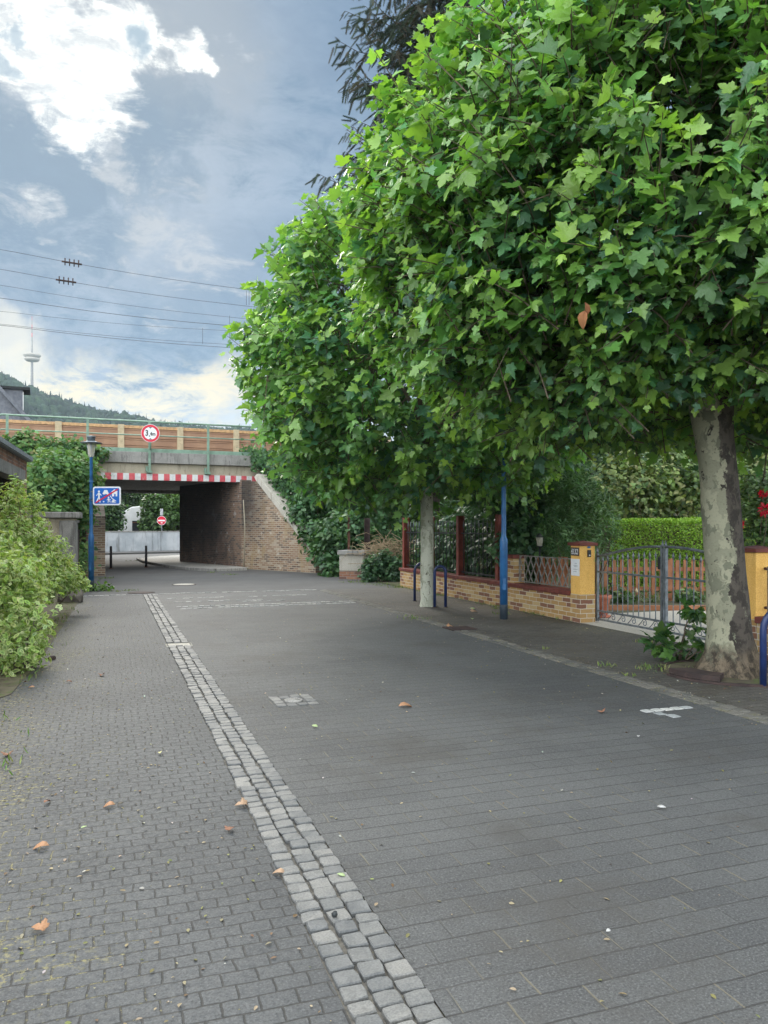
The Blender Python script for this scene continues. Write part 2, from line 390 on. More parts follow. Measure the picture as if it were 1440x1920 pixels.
M['brick_br'] = brick_mat('bridge_brick', ((.255, .155, .098), (.34, .225, .15), (.15, .105, .085), (.41, .33, .245)), (.40, .35, .265), .25, .077, .021, stain=(.34, .25, .14), pale=(.52, .47, .39), soot=(3.0, 1.0, 1.2, 3.6))
M['brick_ab'] = brick_mat('sooty_brick', ((.20, .12, .085), (.27, .165, .115), (.12, .085, .07)), (.25, .22, .175), .25, .077, .018, stain=(.11, .09, .075), pale=(.46, .45, .42), soot=(.9, 3.2, -.3, 2.6))
M['brick_red'] = brick_mat('red_brick', ((.28, .13, .08), (.38, .20, .12), (.17, .09, .07)), (.30, .26, .22), .25, .08, .013, stain=(.12, .08, .06))
M['brick_y'] = brick_mat('yellow_clinker', ((.42, .25, .095), (.52, .34, .15), (.24, .115, .075), (.55, .40, .20)), (.58, .53, .43), .25, .079, .010, bump=.4)
M['oxide'] = plain('oxide_red_cap', (.17, .048, .036), .6, 0, .3, .3, 7, .1)
M['oxpost'] = plain('oxide_red_steel', (.22, .052, .035), .5, 0, .4, .25, 7, .08)
M['ochre'] = mottled('ochre_plaster', (.80, .42, .10), (.88, .50, .14), 7, .8, .35, .004, 6, (.55, .28, .07), (.54, .74), fine=70, streak=True)
M['iron'] = plain('dark_iron', (.018, .022, .022), .45, 0, .5, .3)
M['galv'] = mottled('galvanised_steel', (.13, .15, .165), (.22, .245, .26), 12, .45, .1, .002, 5, None, (.6, .7), .55, .5)
M['lattice'] = mottled('bare_lattice', (.20, .19, .165), (.31, .295, .26), 14, .5, .1, .002, 5, (.2, .15, .1), (.6, .7), .3)
M['blue'] = plain('blue_lamp_paint', (.026, .125, .30), .38, 0, .5, .22, 6, .06)
M['dkblue'] = plain('dark_foot_paint', (.03, .045, .06), .6)
M['navy'] = plain('navy_hoop_paint', (.014, .030, .105), .35, 0, .5, .25)
M['green_steel'] = plain('sage_green_steel', (.20, .305, .23), .55, 0, .4, .2, 4, .06)
M['black'] = plain('blackened_steel', (.022, .02, .022), .5)
M['rust'] = mottled('rusty_steel', (.075, .035, .024), (.14, .065, .04), 8, .85, .4, .004)
M['dark_rust'] = mottled('dark_rusty_steel', (.035, .024, .022), (.065, .042, .036), 8, .8, .3, .004)
M['barrier'] = mottled('brown_barrier_boards', (.28, .16, .098), (.36, .215, .13), 1.2, .7, .15, .004, 5)
M['barrier_t'] = plain('ochre_barrier_top', (.50, .30, .14), .6)
M['cream'] = plain('cream_posts', (.48, .39, .25), .7, 0, .3, .12)
M['picket'] = mottled('stained_pickets', (.32, .125, .055), (.42, .18, .085), 5, .6, .2, .004, 5)
M['terra'] = mottled('terracotta', (.42, .14, .08), (.55, .21, .13), 8, .75, .2, .003)
M['sign_white'] = plain('white_sign_foil', (.76, .77, .77), .45, 0, .4, .05)
M['sign_red'] = plain('red_sign_foil', (.62, .018, .045), .42, 0, .4, .08)
M['sign_blue'] = plain('blue_sign_foil', (.008, .125, .50), .42, 0, .4, .08)
M['sign_black'] = plain('black_lettering', (.012, .012, .014), .5)
M['sign_back'] = plain('grey_sign_back', (.40, .41, .42), .45, .3)
M['stripe_r'] = mottled('faded_red_paint', (.52, .065, .085), (.62, .12, .13), 5, .6, .15, .003, 6, (.58, .40, .37), (.60, .70))
M['stripe_w'] = mottled('faded_white_paint', (.56, .57, .56), (.68, .69, .67), 5, .6, .15, .003, 6, (.36, .34, .31), (.60, .70))
M['slate'] = mottled('slate', (.11, .12, .14), (.17, .18, .20), 4, .6, .2, .01)
M['lead'] = plain('grey_roof_edge', (.22, .25, .28), .5)
M['plaster_w'] = plain('white_plaster', (.72, .72, .70), .8, 0, .3, .08, 2)
M['dark_in'] = plain('dark_interior', (.02, .022, .024), .9)
M['bark_dark'] = mottled('dark_bark', (.035, .028, .022), (.075, .06, .048), 10, .9, .6, .02)
M['twig'] = mottled('twig_bark', (.08, .062, .04), (.14, .11, .075), 12, .85, .3, .004)
M['drytwig'] = mottled('dry_twigs', (.26, .19, .11), (.40, .31, .19), 12, .9, .3, .004)
M['stone'] = mottled('rough_stone', (.10, .085, .07), (.17, .15, .125), 6, .9, .6, .02)
M['hill'] = mottled('wooded_ground', (.030, .052, .022), (.05, .075, .03), .05, .95, .1, .1)
M['leaf_plane'] = leaf_mat('plane_leaf', .40, .33, .6, (1.35, 1.45, .55))
M['leaf'] = leaf_mat('shrub_leaf', .28, .45, .45, (1.2, 1.3, .5))
M['leaf_matt'] = leaf_mat('variegated_leaf', .34, .6, .22, (1.2, 1.3, .5))
M['needle'] = leaf_mat('spruce_needles', .08, .6, .3)
M['petal'] = leaf_mat('rose_petal', .3, .5, .3, (1.1, .6, .6))
M['dead'] = leaf_mat('dead_leaf', .15, .65, .25, (1.1, .9, .6))
def glass_mat():
    m, k = new_mat('lamp_glass'); fin(k, (.62, .60, .50), .25, None, 0, .5)
    k.bs.inputs['Transmission Weight'].default_value = .55; k.bs.inputs['IOR'].default_value = 1.3
    return m
M['glass'] = glass_mat()
def bark_plane(name, cream, olive, dark, side):
    m, k = new_mat(name)
    wv = k.vmath('SCALE', k.vmath('SUBTRACT', k.noise(k.oc, 9, 4, .6, out=1), (.5, .5, .5)), .16)
    p = k.vmath('ADD', k.vmath('MULTIPLY', k.oc, (1, 1, .55)), wv)
    a = k.noise(p, 5.0, 3, .5); b = k.noise(k.vmath('ADD', p, (4, 4, 4)), 8.5, 3, .5)
    s = k.sep(k.oc)
    f1 = k.ss(a, .50, .53); f2 = k.ss(b, .57, .59)
    fine = k.noise(k.oc, 45, 5, .6)
    c1 = k.mix(f1, cream, tuple((x + y) / 2 for x, y in zip(cream, olive)))
    c1 = k.mix(f2, c1, olive)
    c1 = k.mix(k.ss(k.noise(k.vmath('ADD', p, (9, 2, 1)), 13, 3), .65, .68), c1, dark)
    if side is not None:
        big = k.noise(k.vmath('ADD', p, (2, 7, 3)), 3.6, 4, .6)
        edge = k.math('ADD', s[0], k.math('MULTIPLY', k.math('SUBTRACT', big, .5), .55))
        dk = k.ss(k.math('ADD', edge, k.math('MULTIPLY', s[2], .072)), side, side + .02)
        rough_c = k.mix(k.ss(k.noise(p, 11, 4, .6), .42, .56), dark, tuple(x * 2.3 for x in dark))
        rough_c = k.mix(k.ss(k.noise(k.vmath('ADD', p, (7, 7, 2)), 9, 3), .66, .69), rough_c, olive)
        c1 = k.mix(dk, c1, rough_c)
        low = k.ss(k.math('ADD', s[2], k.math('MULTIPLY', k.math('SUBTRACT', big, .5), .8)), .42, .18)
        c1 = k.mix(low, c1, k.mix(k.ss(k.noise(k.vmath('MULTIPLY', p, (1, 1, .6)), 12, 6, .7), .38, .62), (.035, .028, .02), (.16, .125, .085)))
    c1 = k.mix(k.math('MULTIPLY', k.ss(fine, .5, .75), .35), c1, tuple(x * .6 for x in olive))
    fin(k, c1, .8, k.bump(k.math('ADD', k.math('MULTIPLY', f2, .6), k.math('ADD', k.math('MULTIPLY', f1, .5), fine)), .5, .012), 0, .25)
    return m
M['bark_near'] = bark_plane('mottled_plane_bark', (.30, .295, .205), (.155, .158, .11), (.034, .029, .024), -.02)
M['bark_far'] = bark_plane('pale_plane_bark', (.52, .53, .43), (.30, .31, .23), (.13, .12, .09), None)

# ------------------------------------------------------------------ leaves
def mirror_leaf(half, centre, fold=.12, droop=.16, sag=.2):
    pts = [(0, 0)] if half[0] != (0, 0) else []
    right = list(half); left = [(-x, y) for x, y in reversed(half[1:-1])]
    ring = right + left
    vs = [(0, centre, 0)] + [(x, y, 0) for x, y in ring]
    out = []
    for x, y, z in vs:
        out.append((x, y, fold * abs(x) - droop * (y - .2) ** 2 - sag * x * x))
    k = len(ring)
    fs = [(0, 1 + i, 1 + (i + 1) % k) for i in range(k)]
    edge = [0.0] + [1.0] * k
    return np.array(out, dtype=np.float32), np.array(fs, dtype=np.int32), np.array(edge, dtype=np.float32)
PALM = [(0, 0), (.17, -.06), (.43, .0), (.36, .14), (.45, .24), (.60, .47), (.43, .43), (.35, .52), (.21, .47), (.28, .70), (.15, .76), (0, 1.03)]
PALM2 = [(0, 0), (.14, -.08), (.36, -.06), (.33, .12), (.50, .20), (.55, .40), (.40, .40), (.38, .50), (.20, .45), (.25, .64), (.17, .78), (0, .98)]
T_PALM = [mirror_leaf(PALM, .34, .10, .10, .10), mirror_leaf(PALM, .34, .30, .30, .15), mirror_leaf(PALM2, .32, -.02, .28, .35), mirror_leaf(PALM2, .32, .18, -.12, .05), mirror_leaf(PALM, .34, .65, .25, -.15), mirror_leaf(PALM2, .30, -.25, .55, .5), mirror_leaf(PALM, .30, .45, -.30, .1)]
OV = [(0, 0), (.20, .22), (.27, .48), (.17, .78), (0, 1.0)]
T_OV = [mirror_leaf(OV, .45, .25, .15, .1), mirror_leaf(OV, .45, .1, .3, .2), mirror_leaf(OV, .45, .4, .05, .1)]
BR = [(0, 0), (.30, .10), (.42, .36), (.30, .66), (0, 1.0)]
T_BR = [mirror_leaf(BR, .4, .2, .2, .1), mirror_leaf(BR, .4, .05, .3, .3)]
LA = [(0, 0), (.075, .25), (.085, .55), (0, 1.0)]
T_LA = [mirror_leaf(LA, .45, .3, .25, 0), mirror_leaf(LA, .45, .2, -.1, 0)]
def nrmz(a): return a / np.maximum(np.linalg.norm(a, axis=-1, keepdims=True), 1e-9)
def leaves(name, pos, axis, up, size, col, templates, mat, parent=None, margin=None, origin=(0, 0, 0)):
    """one mesh of real leaf outlines; axis = stalk to tip, up = upper side"""
    N = len(pos); pos = pos - np.array(origin)
    y = nrmz(axis); z = up - (up * y).sum(1, keepdims=True) * y; z = nrmz(z); x = np.cross(y, z)
    R3 = np.stack([x, y, z], axis=2)                              # columns
    V = []; Fc = []; Cc = []; o = 0
    which = RNG.integers(0, len(templates), N)
    for t, (tv, tf, te) in enumerate(templates):
        ix = np.nonzero(which == t)[0]
        if not len(ix): continue
        tvj = tv[None] * (1 + RNG.normal(0, .07, (len(ix), 1, 3)))
        vv = np.einsum('nij,nkj->nki', R3[ix], tvj) * size[ix][:, None, None] + pos[ix][:, None, :]
        k = len(tv)
        V.append(vv.reshape(-1, 3))
        Fc.append((tf[None] + (np.arange(len(ix)) * k)[:, None, None] + o).reshape(-1, 3))
        cc = np.repeat(col[ix][:, None, :], k, axis=1)
        if margin is not None: cc = cc * (1 - te[None, :, None]) + np.asarray(margin)[ix][:, None, :] * te[None, :, None]
        Cc.append(cc.reshape(-1, 3)); o += k * len(ix)
    V = np.concatenate(V); Fc = np.concatenate(Fc); Cc = np.concatenate(Cc)
    me = bpy.data.meshes.new(name)
    me.vertices.add(len(V)); me.vertices.foreach_set('co', V.astype(np.float32).ravel())
    nf = len(Fc); me.loops.add(nf * 3); me.loops.foreach_set('vertex_index', Fc.astype(np.int32).ravel())
    me.polygons.add(nf); me.polygons.foreach_set('loop_start', np.arange(0, nf * 3, 3, dtype=np.int32))
    me.polygons.foreach_set('loop_total', np.full(nf, 3, dtype=np.int32))
    me.polygons.foreach_set('use_smooth', np.ones(nf, dtype=bool))
    at = me.attributes.new('col', 'FLOAT_COLOR', 'POINT')
    at.data.foreach_set('color', np.concatenate([np.clip(Cc, 0, 1), np.ones((len(Cc), 1))], 1).astype(np.float32).ravel())
    me.materials.append(mat); me.update(calc_edges=True)
    ob = bpy.data.objects.new(name, me); COL.objects.link(ob)
    if parent: ob.parent = parent
    return ob
def rand_dirs(N):
    return nrmz(RNG.normal(size=(N, 3)))
def pick_cols(N, cols, wts=None, var=.18):
    c = np.array(cols, dtype=float); i = RNG.choice(len(c), N, p=wts)
    return c[i] * (1 + RNG.normal(0, var, (N, 1))) * (1 + RNG.normal(0, .05, (N, 3)))

def shrub(name, label, cat, base, lobes, n, size, cols, tmpl, mat=None, wts=None, group=None, margin=None, upb=.55, droop=.15, shell=.45, stems=9, stem_mat=None, flat=False, sprig=5, part='foliage'):
    """lobes: (x, y, z, rx, ry, rz) in world; leaves sit in sprigs over the lobes' outer volume"""
    t = thing(name, label, cat, base, 0, group)
    lob = np.array(lobes, dtype=float)
    vol = (lob[:, 3] * lob[:, 4] * lob[:, 5]) ** (2 / 3); pr = vol / vol.sum()
    ns = max(1, n // sprig)
    li = RNG.choice(len(lob), ns, p=pr)
    d = rand_dirs(ns)
    rad = shell + (1.02 - shell) * RNG.random(ns) ** .55
    lump = np.array([mnoise.noise(Vector((dd * 2.3 + l * 3.7))) for dd, l in zip(d, li)])
    rad = rad * (1 + .22 * lump)
    p = lob[li, :3] + d * lob[li, 3:6] * rad[:, None]
    p[:, 2] = np.maximum(p[:, 2], base[2] + .04)
    grow = nrmz(d * np.array([1, 1, .7]) + np.array([0, 0, upb]) + RNG.normal(0, .35, (ns, 3)))
    pos = []; ax = []; upv = []; si = []
    cs = pick_cols(ns, cols, wts, .12)
    colr = np.repeat(cs, sprig, 0) * (1 + RNG.normal(0, .12, (ns * sprig, 1)))
    q = np.repeat(p, sprig, 0); g = np.repeat(grow, sprig, 0)
    k = np.tile(np.arange(sprig), ns)[:, None] / sprig
    L = size * 2.0
    pos = q + g * (k - .5) * L + RNG.normal(0, size * .25, q.shape)
    ang = (k * sprig * 2.4)
    side = nrmz(np.cross(g, rand_dirs(len(g))))
    ax = nrmz(g * .45 + side * .9 + np.array([0, 0, -droop]))
    upv = nrmz(np.array([0, 0, 1.0]) * .8 + np.repeat(d, sprig, 0) * .7 + RNG.normal(0, .35, g.shape))
    si = size * RNG.uniform(.65, 1.2, len(pos))
    mg = None
    if margin is not None: mg = pick_cols(len(pos), margin, None, .12)
    leaves(part, pos, ax, upv, si, colr, tmpl, mat or M['leaf'], t, mg, base)
    if stems:
        sb = MB(); b = Vector(base)
        for i in range(stems):
            l = lob[RNG.integers(0, len(lob))]; e = Vector(l[:3]) + Vector(rand_dirs(1)[0] * l[3:6] * .7) - b
            s0 = Vector((RNG.normal(0, .06), RNG.normal(0, .06), 0)); s0.x += (l[0] - b.x) * .5; s0.y += (l[1] - b.y) * .5
            mid = s0.lerp(e, .5) + Vector((RNG.normal(0, .05), RNG.normal(0, .05), .1))
            r = .008 + .006 * (lob[0, 5])
            sb.tube([s0, mid, e], [r * 1.5, r, r * .4], 5)
        sb.obj('stem', stem_mat or M['twig'], t)
    return t

# ================================================================== GROUND
def sheet(name, mat, poly, z, rz=0, loc=(0, 0), sub=0):
    mb = MB(); mb.add([(x, y, 0) for x, y in poly], [tuple(range(len(poly)))])
    return structure(mb.obj(name, mat, None, (loc[0], loc[1], z), rz))
def rect(u0, u1, v0, v1): return [(u0, v0), (u1, v0), (u1, v1), (u0, v1)]
sheet('ground', M['soil'], rect(-2000, 2000, -2000, 2000), -.03)
sheet('road', M['asphalt'], rect(-34, 7.4, 19.42, 85), -.004, TH)
sheet('brick_paving', M['pav_l'], rect(-6, .735, -4, 19.4), 0, TH)
sheet('paved_road', M['pav_r'], rect(1.035, 5.03, -4, 19.4), 0, TH)
sheet('pavement', M['pav_s'], rect(5.27, 7.46, -4, 19.4), .002, TH)
sheet('grout_bed', M['grout'], rect(.735, 1.035, -4, 19.4), -.006, TH)
sheet('gutter_bed', M['grout'], rect(5.03, 5.27, -4, 19.4), -.006, TH)
sheet('garden_path', M['gravel'], rect(7.46, 12.5, 7.2, 12.2), .006, TH)
sheet('garden_soil', M['soil'], [(7.46, 12.2), (22, 12.2), (22, 24), (7.46, 22)], .004, TH)
sheet('planting_strip', M['soil'], [(-6, 7.4), (-1.3, 7.4), (-.9, 8.2), (-.80, 10), (-.72, 14), (-.62, 19.4), (-.6, 27.4), (-6, 27.4)], .006, TH)
# slightly raised pale pavement under the bridge on the right, with its kerb
A2 = Vector((-9.2, 35.0)); B2 = Vector((-5.60, 30.4)); C2 = Vector((-2.43, 27.5))
kerb = [(-6.2, 28.6), (-7.35, 29.55), (-8.6, 31.2), (-9.9, 33.5), (-11.0, 35.6), (-12.2, 38.5), (-12.4, 41), (-11.6, 43.5)]
mb = MB(); mb.prism(kerb + [(-10.0, 43.5), (-9.2, 35.0), (-5.6, 30.4), (-5.2, 29.4)], -.02, .085)
structure(mb.obj('underpass_pavement', M['pale_pav']))
mb = MB()
for i in range(len(kerb) - 1):
    a, b = Vector(kerb[i]), Vector(kerb[i + 1]); d = (b - a); c = (a + b) / 2 + Vector((-d.y, d.x)).normalized() * .06
    mb.box((c.x, c.y, .04), (d.length + .03, .12, .12), math.atan2(d.y, d.x))
structure(mb.obj('kerb', M['conc'], bevel=.01))
# far pavement strip under the white wall
mb = MB(); W0 = Vector((-21.0, 45.6)); W1 = Vector((-9.5, 56.4))
dw = (W1 - W0).normalized(); nw = Vector((dw.y, -dw.x))
mb.prism([tuple(W0 + nw * 2.6), tuple(W1 + nw * 2.6), tuple(W1), tuple(W0)], -.02, .10)
structure(mb.obj('far_pavement', M['asphalt']))

def setts(name, mat, rows, bed=0.0, jit=.10, joint=.012, top=.018, mats=None):
    """rows: list of (u_centre, v_centre, size_u, size_v); domed, chipped stones as one paved surface"""
    mb = MB(); r = random.Random(len(rows))
    for (u, v, a, b) in rows:
        a = a - joint; b = b - joint
        mi = 0
        rz = r.gauss(0, .035); h = top + r.gauss(0, .0025)
        tx, ty = r.gauss(0, .018), r.gauss(0, .018)
        base = []
        for (sx_, sy_) in ((-1, -1), (0, -1.03), (1, -1), (1.03, 0), (1, 1), (0, 1.03), (-1, 1), (-1.03, 0)):
            k = 1 if sx_ * sy_ == 0 else r.uniform(.90, 1.02)
            x = sx_ * a / 2 * k * (1 + r.gauss(0, jit * .35)); y = sy_ * b / 2 * k * (1 + r.gauss(0, jit * .35))
            base.append((x * math.cos(rz) - y * math.sin(rz), x * math.sin(rz) + y * math.cos(rz)))
        vs = [(u + x, v + y, bed - .02) for x, y in base] + [(u + x * .99, v + y * .99, bed + h * .74 + x * tx + y * ty) for x, y in base] + \
             [(u + x * .90, v + y * .90, bed + h + x * tx + y * ty + r.gauss(0, .0012)) for x, y in base]
        vs.append((u + r.gauss(0, .004), v + r.gauss(0, .004), bed + h + r.uniform(-.002, .002)))
        fs = []
        for l in (0, 8):
            fs += [(l + i, l + (i + 1) % 8, l + 8 + (i + 1) % 8, l + 8 + i) for i in range(8)]
        fs += [(16 + i, 16 + (i + 1) % 8, 24) for i in range(8)]
        mb.add(vs, fs, mi, False)
    return structure(mb.obj(name, mat, None, None, TH))
rr = random.Random(3)
rows = []
for k in range(3):
    v = -1.0 + rr.uniform(0, .05)
    while v < 19.35:
        b = rr.uniform(.078, .108)
        if not (10.72 < v < 11.02):
            rows.append((.735 + .05 + k * .10 + rr.gauss(0, .003), v + b / 2, .100 + rr.gauss(0, .004), b))
        v += b
M['sett_var'] = M['sett']
# tone differs stone by stone
mt = M['sett']; kk = NT(mt.node_tree)
bs_ = [x for x in mt.node_tree.nodes if x.type == 'BSDF_PRINCIPLED'][0]
def stone_tone(mat, cell):
    k = NT(mat.node_tree); bs = [x for x in mat.node_tree.nodes if x.type == 'BSDF_PRINCIPLED'][0]
    src = bs.inputs['Base Color'].links[0].from_socket
    oc = k.new('ShaderNodeNewGeometry').outputs['Random Per Island']
    tone = k.mix(oc, (.66, .68, .70), (1.12, 1.09, 1.04))
    k.l.new(k.mix(1.0, src, tone, 'MULTIPLY'), bs.inputs['Base Color'])
M['sett_p'] = mottled('pale_setts', (.30, .30, .285), (.40, .40, .38), 5.5, .7, .35, .006, 6, (.16, .155, .145), (.58, .7), fine=130)
for s_ in ('sett', 'sett_d', 'sett_w', 'sett_p'): stone_tone(M[s_], 1)
setts('setts_strip', M['sett'], rows, -.004)
rows = []
for k in range(2):
    v = -1.0
    while v < 19.3:
        b = rr.uniform(.10, .16); rows.append((5.09 + k * .12, v + b / 2, .118, b)); v += b
setts('gutter_setts', M['sett_d'], rows, -.012)
# light cross rows marking the junction
rows = []
for v0, u0, u1 in ((15.75, 1.3, 4.95), (16.12, 1.25, 4.95)):
    u = u0
    while u < u1:
        b = rr.uniform(.08, .13)
        if rr.random() > .04: rows.append((u + b / 2, v0 + (u - u0) * .012 + rr.gauss(0, .005), b, .10))
        u += b
for v0, u0, u1, p in ((19.46, -.6, 5.0, .9), (17.2, 1.3, 3.2, .6), (18.1, 1.2, 2.4, .75), (18.05, 2.9, 4.4, .8), (16.9, 2.6, 3.6, .7)):
    u = u0
    while u < u1:
        b = rr.uniform(.09, .14)
        if rr.random() < p: rows.append((u + b / 2, v0 + rr.gauss(0, .006), b, .09))
        u += b
setts('cross_setts', M['sett_p'], rows, -.008)
# white corner mark of a parking bay in painted setts
rows = [(4.42 + i * .105, 5.60, .105, .10) for i in range(5)] + [(4.47, 5.49, .105, .11), (4.52, 5.38, .11, .11), (4.47, 5.60 - .33, .0001, .0001)]
setts('bay_mark', M['sett_w'], rows[:-1], -.014, jit=.05)
rows = []
uv0 = (-.38, 0)
gx, gy = G(550, 1314); u0 = gx * CT + gy * ST; v0 = -gx * ST + gy * CT
for i in range(4):
    for j in range(4):
        if (i in (1, 2)) and (j in (1, 2)): continue
        rows.append((u0 - .15 + i * .10, v0 - .165 + j * .11, .10, .11))
setts('valve_setts', M['sett'], rows, -.009, jit=.05)
def uvw(px, py):
    x, y = G(px, py); return (x * CT + y * ST, -x * ST + y * CT)
def at_uv(u, v, z=0): x, y = RF(u, v); return (x, y, z)
# covers and grates
t = thing('valve_cover', 'small round iron valve cover framed by light setts in the paved road', 'cover', at_uv(u0, v0, .001), TH)
mb = MB(); mb.lathe([(.085, -.01), (.085, .010), (.08, .013), (.066, .013), (.064, .009)], 24); mb.obj('frame', M['conc'], t)
mb = MB(); mb.lathe([(.062, 0), (.062, .010), (.02, .012), (.018, .014)], 20); mb.obj('lid', M['conc'], t)
t = thing('drain_plate', 'grey rectangular drain plate lying across the light setts strip', 'drain cover', at_uv(.885, 10.87), TH)
mb = MB(); mb.b2((-.17, -.13, -.01), (.17, .13, .012)); mb.obj('plate', M['conc_l'], t, bevel=.004)
for sx_ in (-1, 1):
    mb = MB()
    for j in range(5): mb.b2((sx_ * .152 - .01, -.105 + j * .046, .011), (sx_ * .152 + .01, -.085 + j * .046, .0135))
    mb.obj('slot_row', M['dark_in'], t)
u1, v1 = uvw(862, 1179)
t = thing('gutter_grate', 'rusty square drain grate set into the gutter near the right lamp post', 'drain grate', at_uv(u1, v1), TH)
mb = MB(); mb.b2((-.2, -.2, -.01), (.2, .2, .006)); mb.obj('well', M['dark_in'], t)
mb = MB()
for j in range(9): mb.b2((-.19, -.19 + j * .044, .006), (.19, -.164 + j * .044, .016))
for sx_ in (-.2, .2): mb.b2((sx_ - .015, -.2, .005), (sx_ + .015, .2, .017))
mb.obj('bars', M['dark_rust'], t)
for (px, py, r_, lab, mt, w_) in ((265, 1111, .33, 'dark round manhole cover beside the left end of the setts strip', 'asphalt', 'dark_rust'), (345, 1096, .34, 'pale round manhole cover in the asphalt before the underpass', 'conc', 'conc_l')):
    x, y = G(px, py)
    t = thing('manhole_cover', lab, 'manhole cover', (x, y, -.003))
    mb = MB(); mb.lathe([(r_, -.01), (r_, .006), (r_ - .03, .010), (r_ - .04, .008)], 28); mb.obj('frame', M['dark_rust'], t)
    mb = MB(); mb.lathe([(r_ - .045, -.01), (r_ - .045, .010), (r_ - .06, .013)], 28); mb.obj('lid', M[w_], t)

# ================================================================== EMBANKMENT, BRIDGE
def terrain(name, mat, fn, ss_, tt_):
    mb = MB(); ns, nt = len(ss_), len(tt_)
    vs = [fn(s, t_) for s in ss_ for t_ in tt_]
    fs = [(i * nt + j, (i + 1) * nt + j, (i + 1) * nt + j + 1, i * nt + j + 1) for i in range(ns - 1) for j in range(nt - 1)]
    mb.add(vs, fs, 0, True)
    return structure(mb.obj(name, mat))
ABX = (A2.x - BO[0]) * CP + (A2.y - BO[1]) * SP; ABY = -(A2.x - BO[0]) * SP + (A2.y - BO[1]) * CP
DECK = 4.42
def bank_z(b): return max(0.0, min(DECK, DECK + .95 * b)) if b < 0 else (DECK if b < 10 else max(0.0, DECK - (b - 10) * .8))
def a_wall(b):                                                    # inner edge of the right bank follows wing wall and abutment
    if b < -.4: return 5.55 + min(1, (-.4 - b) / 3.65) * 1.95
    if b < ABY - .3: return 5.55 + (b + .4) / (ABY + .4) * (ABX - 5.55)
    return ABX + .25 + .2 * (b - ABY)
def right_bank(s, b):
    p = BF(a_wall(b) + .35 + s, b + .12 * mnoise.noise((s * .6, b * .6, 2)), bank_z(b) - .03 if s < .5 else bank_z(b) + .12 * mnoise.noise((s * .5, b * .5, 0)))
    return p
terrain('right_embankment', M['soil'], right_bank, [0, .5, 1, 2, 3, 5, 8, 12, 18, 26, 40], [-4.6, -4.2, -3.5, -2.8, -2, -1.2, -.5, 0, .5, 3, 6, 10, 12, 15, 16])
def left_bank(s, b): return BF(-.75 - s, b, max(0, bank_z(b) - (.1 if s < .5 else 0)) - .02)
terrain('left_embankment', M['soil'], left_bank, [0, .5, 1.5, 3, 5, 9, 15, 30, 60], [-4.7, -4.2, -3.4, -2.6, -1.8, -1, -.4, 0, .5, 3, 6, 10, 12, 15, 16])

bridge = thing('railway_bridge', 'concrete and brick railway underpass bridge with red and white warning stripe', 'bridge', (BO[0], BO[1], 0), PHI)
ZB = 3.41
# local axes: x along the bridge, y away from the viewer
mb = MB(); mb.b2((-1.1, .02, ZB + .245), (6.9, .6, 4.04)); o = mb.obj('girder', M['conc_b'], bridge, bevel=.008)
mb = MB(); mb.b2((-1.1, -.13, 4.045), (7.3, .62, 4.455)); o = mb.obj('parapet_beam', M['conc'], bridge, bevel=.012)
mb = MB()
x = -.02; kq = 0
for i in range(31):
    x1 = min(6.42, x + .211); mb.b2((x, -.035, ZB), (x1, .30, ZB + .243), 0 if i % 2 == 0 else 1); x = x1
mb.obj('warning_stripe', [M['stripe_r'], M['stripe_w']], bridge)
mb = MB()
for i in range(14):
    y0 = .62 + i * .68; mb.b2((-.9, y0, ZB + .10), (6.9, y0 + .60, 4.30)); mb.b2((-.9, y0 + .602, ZB + .2), (6.9, y0 + .678, 4.30))
mb.obj('deck_slab', M['conc'], bridge)
mb = MB(); mb.b2((-1.1, 10.2, ZB - .05), (6.9, 10.7, 4.4)); mb.obj('far_girder', M['conc'], bridge)
def bl(X, Y):                                                     # world -> bridge local
    dx, dy = X - BO[0], Y - BO[1]; return Vector((dx * CP + dy * SP, -dx * SP + dy * CP))
def wall_obj(name, mat, p0, p1, z0, tops, thick, parent, side=1, zfloor=-.05):
    """wall from p0 to p1 (parent-local); tops: list of (fraction, z); thickness goes to the left of travel * side"""
    d = (p1 - p0); L = d.length; rz = math.atan2(d.y, d.x)
    mb = MB(); poly = [(0, z0), (L, z0)] + [(f * L, z) for f, z in reversed(tops)]
    Mx = Matrix.Rotation(math.pi / 2, 4, 'X')
    mb.prism(poly, 0, -thick * side, Mx)
    return mb.obj(name, mat, parent, (p0.x, p0.y, 0), rz), L, rz
bA, bB, bC = bl(*A2), bl(*B2), bl(*C2)
bA2 = bB + (bA - bB) * 1.02
ab, L, _ = wall_obj('abutment', None or M['brick_ab'], bB, bA2, -.1, [(0, ZB + .09), (1, ZB + .09)], .6, bridge, -1)
wing, LW, wrz = wall_obj('wing_wall', M['brick_br'], bB, bC, -.1, [(0, ZB + .03), (.26, ZB - .02), (1, .58)], .5, bridge, 1)
# sloping coping of the wing wall
mb = MB(); x0, x1 = LW * .24, LW * 1.03
z0_, z1_ = ZB + .10, .50
mb.prism([(x0, z0_ - .10), (x1, z1_ - .0), (x1 + .02, z1_ + .17), (x0 + .05, z0_ + .17), (x0 - .12, z0_ + .05)], .1, -.62, Matrix.Rotation(math.pi / 2, 4, 'X'))
mb.obj('coping', M['conc_l'], bridge, (bB.x, bB.y, 0), wrz, bevel=.015)
